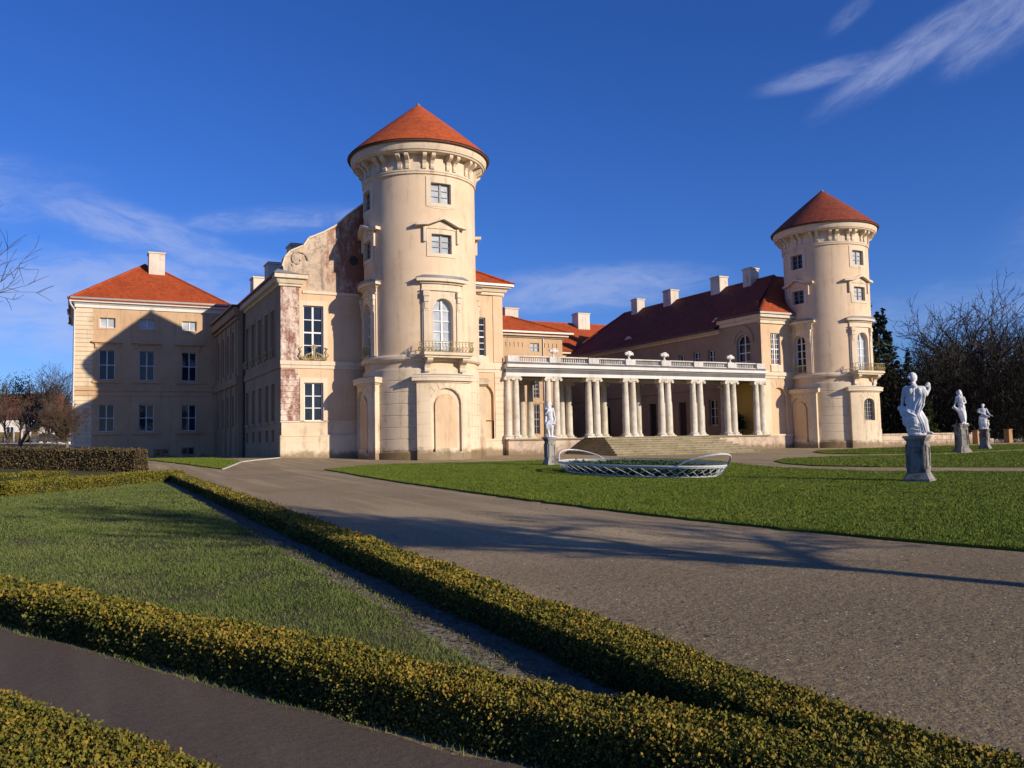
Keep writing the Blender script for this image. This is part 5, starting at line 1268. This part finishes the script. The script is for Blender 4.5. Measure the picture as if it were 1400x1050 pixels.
def fig4():        # slender standing nude with drape at the hip
    P = head((-.02, 0, 1.55), (-.7, -.7), .105)
    P += [((-.02, 0, 1.37), (-.02, 0, 1.49), .058, .05), ((0, 0, 1.22), (.17, .115, .19), 0), ((.02, 0, 1.02), (.14, .105, .18), 0), ((.06, 0, .84), (.17, .13, .16), 0),
          ((-.15, 0, 1.32), (.15, 0, 1.32), .062, .062), ((-.16, 0, 1.32), (-.17, -.06, 1.1), .052, .043), ((-.17, -.06, 1.1), (-.07, -.13, 1.24), .04, .032), ((.17, 0, 1.31), (.22, -.02, 1.06), .052, .043), ((.22, -.02, 1.06), (.26, -.09, .86), .04, .03)]
    P += hand((-.06, -.13, 1.25), (.4, 0, .8)); P += hand((.26, -.1, .85), (-.2, -.2, -1))
    P += [((.0, 0, .8), (-.10, -.08, .48), .115, .085), ((-.10, -.08, .48), (-.02, 0, .1), .075, .05), ((.12, 0, .8), (.09, -.02, .46), .115, .085), ((.09, -.02, .46), (.10, 0, .1), .075, .05), ((-.02, -.02, .08), (-.06, -.14, .06), .042, .034), ((.10, -.02, .08), (.13, -.14, .06), .042, .034),
          ((.05, .08, .45), (.13, .1, .42), 0), ((.03, .02, .05), (.27, .22, .06), 0), ((-.15, -.05, .72), (.2, -.08, .66), .06, .07), ((-.16, -.04, .95), (-.2, -.04, .6), .05, .05)]
    Fd = [(pts3([(.2-.05*k, -.13, .78), (.1-.05*k, -.16, .62), (.0-.03*k, -.13, .4)]), .02) for k in range(6)]
    return P, Fd


def pedestal(label, u, v, rz, h, w, round_=False):
    z0 = Z(u, v)
    t = thing('statue_pedestal', label, 'pedestal', (u, v, z0), 'stone pedestals of the statues', True, rz)
    a = w/2
    q = MB(); q.box(-a*1.42, a*1.42, -a*1.42, a*1.42, -.1, .11); q.obj('base', 'pedestal_stone', t)
    q = MB(); q.frus(-a*1.36, a*1.36, -a*1.36, a*1.36, .112, .30, -a*.34); q.obj('base_moulding', 'pedestal_stone', t)
    q = MB(); q.frus(-a*1.0, a*1.0, -a*1.0, a*1.0, .302, h-.16, -.012); bevel(q.obj('shaft', 'pedestal_stone', t), .012)
    for k in range(4):
        an = k*PI/2; m = PT(an, a)
        f = MB()
        for bx in ((-a*.86, -a*.62, .40, h-.26), (a*.62, a*.86, .40, h-.26), (-a*.62, a*.62, .40, .47), (-a*.62, a*.62, h-.33, h-.26)): f.mbox(m, *bx, -.025, .05)
        f.obj('panel_frame', 'pedestal_stone', t)
    q = MB(); q.frus(-a*.98, a*.98, -a*.98, a*.98, h-.158, h-.06, a*.22); q.box(-a*1.26, a*1.26, -a*1.26, a*1.26, h-.058, h); bevel(q.obj('cap', 'pedestal_stone', t), .012)
    return z0+h


vx = lambda u, v: -math.atan2(u, v)           # local x across the line of sight
for (fn, nm, u, v, rz, h, w, s_, lab, plab, yaw) in (
        (fig1, 1, 21.9, 17.0, math.radians(24), 1.36, .52, 1.0, 'white statue seen from behind, nearest at right, lifting a round fruit', 'stone pedestal with recessed panel under the nearest statue at right', 0),
        (fig2, 2, 47.6, 33.9, math.radians(-14), 1.68, .54, 1.05, 'white veiled statue, middle one of the three at right', 'stone pedestal under the veiled statue on the far lawn', 0),
        (fig3, 3, 54.9, 37.4, math.radians(16), 1.36, .48, 1.0, 'white statue with one arm stretched out, farthest at right', 'dark stone pedestal under the farthest statue', 0),
        (fig4, 4, 19.6, 34.6, 0., 1.28, .40, 1.02, 'slender white statue standing before the colonnade columns', 'slim pale pedestal on the lawn before the colonnade', 0)):
    zt = pedestal(plab, u, v, rz, h, w)
    P_, F_ = fn(); figure('garden_statue', lab, (u, v, zt-.01*s_), vx(u, v)+yaw, s_, P_, F_, nm)

# ------------------------------------------------------------------ wire basket bed on the lawn
BK = thing('wire_basket_bed', 'white wire basket edging round a planted oval bed on the lawn', 'garden bed', (18.3, 26.0, Z(18.3, 26.0)+.045), None, True)
A_, B_ = 4.05, 2.0; hz = .38
slope = .018
def bp(t, z_, k=1.): return (B_*k*math.cos(t), A_*k*math.sin(t), z_+A_*k*math.sin(t)*slope)
for nm, z_, k, r in (('rim', hz, 1.06, .032), ('rim', hz-.05, 1.055, .014), ('base_rim', .03, .96, .022)):
    MB().tube([bp(2*PI*i/72, z_, k) for i in range(73)], r, 6).obj(nm, 'white_rail', BK)
NB = 44
for i in range(NB):
    for sg in (-1, 1):
        t0 = 2*PI*i/NB; t1 = t0+sg*2*PI/NB*1.5
        MB().tube([bp(t0, .03, .96), bp((t0+t1)/2, (hz-.03)/2, 1.01+.012*sg), bp(t1, hz-.03, 1.055)], .014, 4).obj('lattice_rod', 'white_rail', BK)
for sg in (-1, 1):
    tc = PI/2*sg; pts = []
    for i in range(15):
        f = i/14; t = tc+(f-.5)*1.05; out = 1.06+.10*math.sin(PI*f); pts.append(bp(t, hz+.40*math.sin(PI*f)**.7, out))
    MB().tube(pts, .032, 7).obj('handle', 'white_rail', BK)
N = 16000; a = NR.uniform(0, 2*PI, N); r = np.sqrt(NR.random(N))*.95; z_ = .30*(1-.35*r**4)+NR.normal(0, .05, N)+.05*np.sin(r*9+a*3)
z_ = np.where(NR.random(N) < .3, NR.uniform(0, .3, N), z_); rr = np.where(z_ < .2, np.maximum(r, .85+.08*NR.random(N)), r)
P_ = np.stack([B_*rr*np.cos(a), A_*rr*np.sin(a), z_+A_*rr*np.sin(a)*slope], 1); nr = np.tile(np.array([0, 0, 1.]), (N, 1))
o = link('foliage', leafmesh('foliage', P_, nr, .075, 'leaf_ivy'), BK); o['kind'] = 'stuff'
q = MB(); ring = [bp(2*PI*i/36, .2, .9) for i in range(36)]; low_ = [bp(2*PI*i/36, -.02, .92) for i in range(36)]
q.face(ring)
for i in range(36): q.face([low_[i], low_[(i+1) % 36], ring[(i+1) % 36], ring[i]])
q.obj('bed_soil', 'leaf_dark', BK)

# ------------------------------------------------------------------ trees
def bare_tree(seed, H, r0, spread=.5, trunk=.3, stem=.58, first=1., levels=5, nk=(5, 5, 4, 4, 3), up_=.25, twig=.012, sides=(8, 6, 5, 4, 3, 3), shrink=.62, wob=.13):
    r = random.Random(seed); tm = MB(); cm = MB()

    def grow(p, d, L, rad, lv):
        n = 5 if lv < 2 else (4 if lv < 3 else 2); pts = [p]; rr = [rad]; q = p; dd = d.copy()
        for i in range(n):
            dd = (dd+Vector((r.gauss(0, wob), r.gauss(0, wob), r.gauss(0, wob)+up_*.15))).normalized(); q = q+dd*(L/n); pts.append(q); rr.append(max(rad*(1-(.42 if lv == 0 else .62)*(i+1)/n), twig*.6))
        (tm if lv == 0 else cm).tube(pts, rr, sides[min(lv, 5)])
        if lv >= levels: return
        for k in range(nk[min(lv, len(nk)-1)]):
            f = r.uniform(trunk if lv == 0 else .25, 1.) if k else 1.; i = min(int(f*n), n-1); t = f*n-i; b = pts[i].lerp(pts[i+1], t); rad2 = rr[i]*(1-t)+rr[i+1]*t
            ax = (pts[i+1]-pts[i]).normalized(); side = ax.cross(Vector((r.gauss(0, 1), r.gauss(0, 1), r.gauss(0, 1)))).normalized()
            an = r.uniform(.35, 1.)*spread*2 if k else r.uniform(.05, .35); nd_ = (ax*math.cos(an)+side*math.sin(an)); nd_.z += up_; nd_.normalize()
            grow(b, nd_, L*shrink*r.uniform(.7, 1.15)*(first*(1.1-.35*f) if lv == 0 else 1.), max(min(rad2*.75, rad*.55), twig), lv+1)

    grow(Vector((0, 0, -.2)), Vector((r.gauss(0, .03), r.gauss(0, .03), 1)).normalized(), H*stem, r0, 0)
    return tm, cm


def put_tree(name, label, tms, loc, rz, s, group=None, cat='tree'):
    t = thing(name, label, cat, loc, group, True, rz, (s, s, s))
    link('trunk', tms[0], t); link('crown', tms[1], t)
    return t


protos = []
for sd, kw in ((3, {}), (14, {'spread': .62}), (25, {'trunk': .7}), (8, {'spread': .48, 'up_': .3})):
    tm, cm = bare_tree(sd, 17.5, .5, levels=5, stem=.44, first=1.5, nk=(7, 5, 4, 3, 2), twig=.03, shrink=.62, wob=.24, **{**{'spread': .5, 'trunk': .6, 'up_': .14}, **kw}); protos.append((tm.mesh('trunk', 'bark'), cm.mesh('crown', 'bark')))
thin = []
for sd in (41, 52):
    tm, cm = bare_tree(sd, 13., .17, spread=.4, trunk=.2, levels=4, nk=(13, 6, 5, 3), up_=.4, twig=.02, shrink=.5); thin.append((tm.mesh('trunk', 'twig_brown'), cm.mesh('crown', 'twig_brown')))


def polar(x, R):
    a = HEAD+math.atan((x-700)/F); return (R*math.sin(a), R*math.cos(a))


rt_ = random.Random(5)
oaks = [(1254, 112, 0, 1.12), (1306, 108, 2, 1.08), (1350, 113, 1, 1.0), (1392, 105, 0, .88), (1330, 130, 3, .95), (1374, 128, 1, .95), (1425, 116, 1, .92), (1460, 125, 2, 1.)]
labs = ('bare oak left of the others, just right of the far tower', 'tall bare oak with thick trunk behind the veiled statue', 'bare spreading oak behind the farthest statue')
for i, (x, R, k, s) in enumerate(oaks):
    u, v = polar(x, R)
    put_tree('bare_tree', labs[i] if i < 3 else 'bare tall oak in the dark wood right of the castle', protos[k], (u, v, Z(u, v)-.1), rt_.uniform(0, 6), s, 'bare oaks behind the garden wall')
for i in range(34):
    u, v = polar(rt_.uniform(1196, 1440), rt_.uniform(118, 160))
    put_tree('bare_tree', 'slender bare young tree among the dark wood on the right', thin[i % 2], (u, v, Z(u, v)-.1), rt_.uniform(0, 6), rt_.uniform(.5, .68), 'young trees in the wood')


def conifer(seed, H, w, n, mat, size, dens=9):
    r = random.Random(seed); tm = MB(); tm.tube([(0, 0, -.2), (0, 0, H*.5), (.05, 0, H*.98)], [H*.02, H*.013, .02], 6); pts = []; nrm = []
    cb = MB()
    for i in range(n):
        f = (i+r.random())/n; zc = H*(.06+.92*f); L = w*(1-f)**.8*r.uniform(.65, 1.1)+.12; a = r.uniform(0, 2*PI); d = Vector((math.cos(a), math.sin(a), -.18+.3*f))
        cb.tube([(0, 0, zc), (d*L*.9+Vector((0, 0, zc)))[:]], [.03, .008], 3)
        for k in range(int(dens*(L/w)+3)):
            t = r.uniform(.15, 1.); sp = .22*L*t+.05
            pts.append((d.x*L*t+r.gauss(0, sp*.5), d.y*L*t+r.gauss(0, sp*.5), zc+d.z*L*t+r.gauss(0, .10)-.1*t)); nrm.append((d.x, d.y, -.2))
    fo = leafmesh('foliage', np.array(pts), np.array(nrm), size, mat, .5, .24)
    return tm.mesh('trunk', 'bark'), fo, cb.mesh('branch', 'bark')


cf = [conifer(1, 14, 3., 110, 'leaf_dark', .6, 22), conifer(2, 15, 2.6, 110, 'leaf_dark', .55, 22)]
for i, (x, R, k, s) in enumerate(((1204, 96, 0, 1.0), (1212, 100, 1, .98), (1222, 104, 0, .86), (1190, 102, 1, 1.15), (1244, 118, 1, .80), (1330, 122, 0, .7), (1275, 120, 1, .72), (1385, 120, 0, .68), (1430, 112, 1, .75))):
    u, v = polar(x, R)
    t = thing('pine_tree', ('dark pine rising close behind the far tower' if i == 0 else 'dark conifer in the wood right of the castle'), 'tree', (u, v, Z(u, v)-.1), 'dark conifers right of the castle', True, i*1.3, (s, s, s))
    for nm, me in zip(('trunk', 'foliage', 'branch'), cf[k]): link(nm, me, t)
f2 = conifer(7, 4.6, 1.5, 70, 'leaf_fir', .22, 26); u, v = polar(1268, 92)
t = thing('fir_tree', 'small sunlit green fir behind the nearest statue', 'tree', (u, v, Z(u, v)-.1), None, True)
for nm, me in zip(('trunk', 'foliage', 'branch'), f2): link(nm, me, t)
# understorey of the wood: one mass of twigs and dead leaves
N = 190000; x_ = NR.uniform(1180, 1500, N); R_ = NR.uniform(92, 165, N); an = HEAD+np.arctan((x_-700)/F); u = R_*np.sin(an); v = R_*np.cos(an)
top = 8.6+1.6*np.sin(x_*.045)+1.3*np.sin(x_*.13+R_*.2)+1.2*np.sin(R_*.5); z_ = zl(u, v)+top*NR.random(N)**.8
tw = leafmesh('undergrowth', np.stack([u, v, z_], 1), np.tile(np.array([0, 0, .9]), (N, 1)), .62, 'thicket', .6, .055)
tag(link('undergrowth', tw), 'dark tangled undergrowth of the wood right of the castle', 'undergrowth', None, 'stuff')
# backdrop wood farther off, left and right
for x0, x1, n, lab, gp in ((-140, 100, 20, 'distant bare tree in the park left of the pavilion', 'distant park trees on the left'),):
    for i in range(n):
        u, v = polar(x0+(x1-x0)*(i+.5)/n+rt_.uniform(-5, 5), rt_.uniform(165, 215)); k = rt_.randrange(4)
        put_tree('bare_tree', lab, protos[k], (u, v, Z(u, v)-.1), rt_.uniform(0, 6), rt_.uniform(.6, .9), gp)
for i in range(10):
    u, v = polar(-60+17*i+rt_.uniform(-4, 4), rt_.uniform(135, 160))
    put_tree('bare_tree', 'brown twiggy young tree in the park left of the pavilion', thin[i % 2], (u, v, Z(u, v)-.1), rt_.uniform(0, 6), rt_.uniform(.55, .8), 'twiggy young trees on the left')
# big tree at the left edge: only its branches reach into the picture
tm, cm = bare_tree(77, 20., .45, spread=.55, trunk=.22, levels=5, nk=(11, 6, 5, 4, 3), twig=.018); u, v = polar(-215, 52)
put_tree('bare_tree', 'large bare tree at the left edge whose branches reach in over the park', (tm.mesh('trunk', 'bark'), cm.mesh('crown', 'bark')), (u, v, Z(u, v)-.1), 1.2, 1.0)
# clipped round-headed tree before the pavilion
tm, cm = bare_tree(31, 4.4, .15, spread=.72, trunk=.78, stem=.42, first=1.5, levels=5, nk=(11, 6, 5, 5, 4), up_=.16, twig=.008, shrink=.6, wob=.2); u, v = polar(97, 62)
put_tree('round_headed_tree', 'small round-headed bare tree with pale trunk before the pavilion corner', (tm.mesh('trunk', 'bark_pale'), cm.mesh('crown', 'twig_brown')), (u, v, Z(u, v)-.05), .6, 1.05)
tm, cm = bare_tree(33, 6.5, .16, spread=.6, trunk=.62, levels=4, nk=(12, 6, 5, 4), up_=.3, twig=.02, shrink=.42); u, v = polar(24, 84); t = put_tree('dark_tree', 'dark dense-headed tree on a thin leaning trunk at far left', (tm.mesh('trunk', 'iron_dark'), cm.mesh('crown', 'iron_dark')), (u, v, Z(u, v)-.1), 2., 1.05)
N = 900; c = NR.normal(0, 1, (N, 3))*np.array([.7, .7, .55])+np.array([0, 0, 5.7])
o = link('foliage', leafmesh('foliage', c, c*0+np.array([0, 0, 1.]), .24, 'leaf_dark', .9, .12), t)
# trees behind the viewer: their shadows lie over the drive and the worn lawn
for i, (sd, p, vv, s, lab) in enumerate(((61, 9.95, -2.5, 1., 'bare lime tree behind the viewer whose shadow crosses the drive'),)):
    tm, cm = bare_tree(sd, 10., .2, spread=.56, trunk=.74, first=1.2, levels=5, nk=(17, 7, 6, 5, 3), up_=.18, twig=.014, shrink=.5); u = (p-vv*.4695)/.8829
    put_tree('bare_tree', lab, (tm.mesh('trunk', 'bark'), cm.mesh('crown', 'bark')), (u, vv, Z(u, vv)-.1), .5+i, s)

# ------------------------------------------------------------------ town at far left
def house(label, x, R, wdt, dep, h, rh, wall_, roof_, rz):
    u, v = polar(x, R); z0 = Z(u, v)
    t = thing('house', label, 'house', (u, v, z0), None, True, rz)
    MB().box(-wdt/2, wdt/2, -dep/2, dep/2, -.4, h).obj('wall', wall_, t)
    q = MB(); q.face([(-wdt/2-.3, -dep/2-.4, h-.1), (wdt/2+.3, -dep/2-.4, h-.1), (wdt/2+.3, 0, h+rh), (-wdt/2-.3, 0, h+rh)]); q.face([(-wdt/2-.3, dep/2+.4, h-.1), (wdt/2+.3, dep/2+.4, h-.1), (wdt/2+.3, 0, h+rh), (-wdt/2-.3, 0, h+rh)])
    for sx in (-1, 1): q.face([(sx*wdt/2, -dep/2, h-.05), (sx*wdt/2, dep/2, h-.05), (sx*wdt/2, 0, h+rh-.1)])
    q.obj('roof', roof_, t)
    k = max(2, int(wdt/2.6)); m = PV(-dep/2)
    for i in range(k):
        c = -wdt/2+wdt*(i+.5)/k; w_ = MB(); w_.mbox(m, c-.55, c+.55, h*.38, h*.38+1.3, -.05, .02); o = w_.obj('window', 'frame_paint', t)
        for sg in (-1, 1): MB().mbox(m, c+sg*.26-.22, c+sg*.26+.22, h*.38+.08, h*.38+1.22, -.062, -.05).obj('pane', 'glass', o)


house('white house with dark red roof beyond the park', 44, 172, 9, 8, 4.2, 4.5, 'house_white', 'roof_dark', -.05)
house('white low house right of the dark-red-roofed one, behind twiggy trees', 86, 178, 11, 8, 3.8, 3.6, 'house_white', 'roof_dark', .1)
house('tan house half hidden behind the dark tree', 4, 180, 10, 8, 4.0, 4.2, 'house_tan', 'roof_dark', 0)
fx0, fy0 = polar(-40, 158); fx1, fy1 = polar(52, 158)
FN = thing('garden_fence', 'green hedge fence with pale posts along the far road', 'fence', ((fx0+fx1)/2, (fy0+fy1)/2, Z((fx0+fx1)/2, (fy0+fy1)/2)))
k = 8
for i in range(k+1):
    x_, y_ = fx0+(fx1-fx0)*i/k, fy0+(fy1-fy0)*i/k; z0 = Z(x_, y_)
    MB().box(x_-.12, x_+.12, y_-.14, y_+.1, z0-.2, z0+1.9).obj('post', 'kerb_stone', FN)
    if i < k:
        x2, y2 = fx0+(fx1-fx0)*(i+1)/k, fy0+(fy1-fy0)*(i+1)/k
        MB().hexa([(x_+.13, y_, z0), (x2-.13, y2, z0), (x2-.13, y2+.4, z0), (x_+.13, y_+.4, z0), (x_+.13, y_, z0+1.75), (x2-.13, y2, z0+1.75), (x2-.13, y2+.4, z0+1.75), (x_+.13, y_+.4, z0+1.75)]).obj('panel', 'leaf_beech', FN)


def car(label, x, R, mat, rz):
    u, v = polar(x, R); z0 = Z(u, v)
    t = thing('parked_car', label, 'car', (u, v, z0), 'parked cars on the far road', True, rz)
    m = lambda a, z_, d: (a, -.85+d, z_)
    bevel(MB().mpoly(m, [(-2.1, .35), (-2.15, .75), (-1.9, .92), (-1.0, 1.0), (-.45, 1.45), (.95, 1.47), (1.65, 1.0), (2.1, .9), (2.15, .4)], 0, 1.7).obj('body', mat, t), .06)
    for d in (-.02, 1.695): MB().mpoly(m, [(-.9, 1.02), (-.4, 1.38), (.85, 1.40), (1.4, 1.02)], d, d+.03).obj('window', 'glass', t)
    for a in (-1.35, 1.35):
        for d in (-.03, 1.55):
            w_ = MB().tube([(a, -.85+d, .33), (a, -.85+d+.18, .33)], .33, 14, True).obj('wheel', 'iron_dark', t)


car('dark parked car left of the pale one beyond the park', 60, 157, 'car_paint', 0.05)
car('pale parked car by the round-headed tree trunk', 74, 159, 'car_paint_pale', 0.)
car('dark parked car nearest the pavilion corner', 87, 157, 'car_paint', .1)
print('objects', len(bpy.data.objects), 'tris', sum(len(o.data.loops)-2*len(o.data.polygons) for o in bpy.data.objects if o.type == 'MESH'))
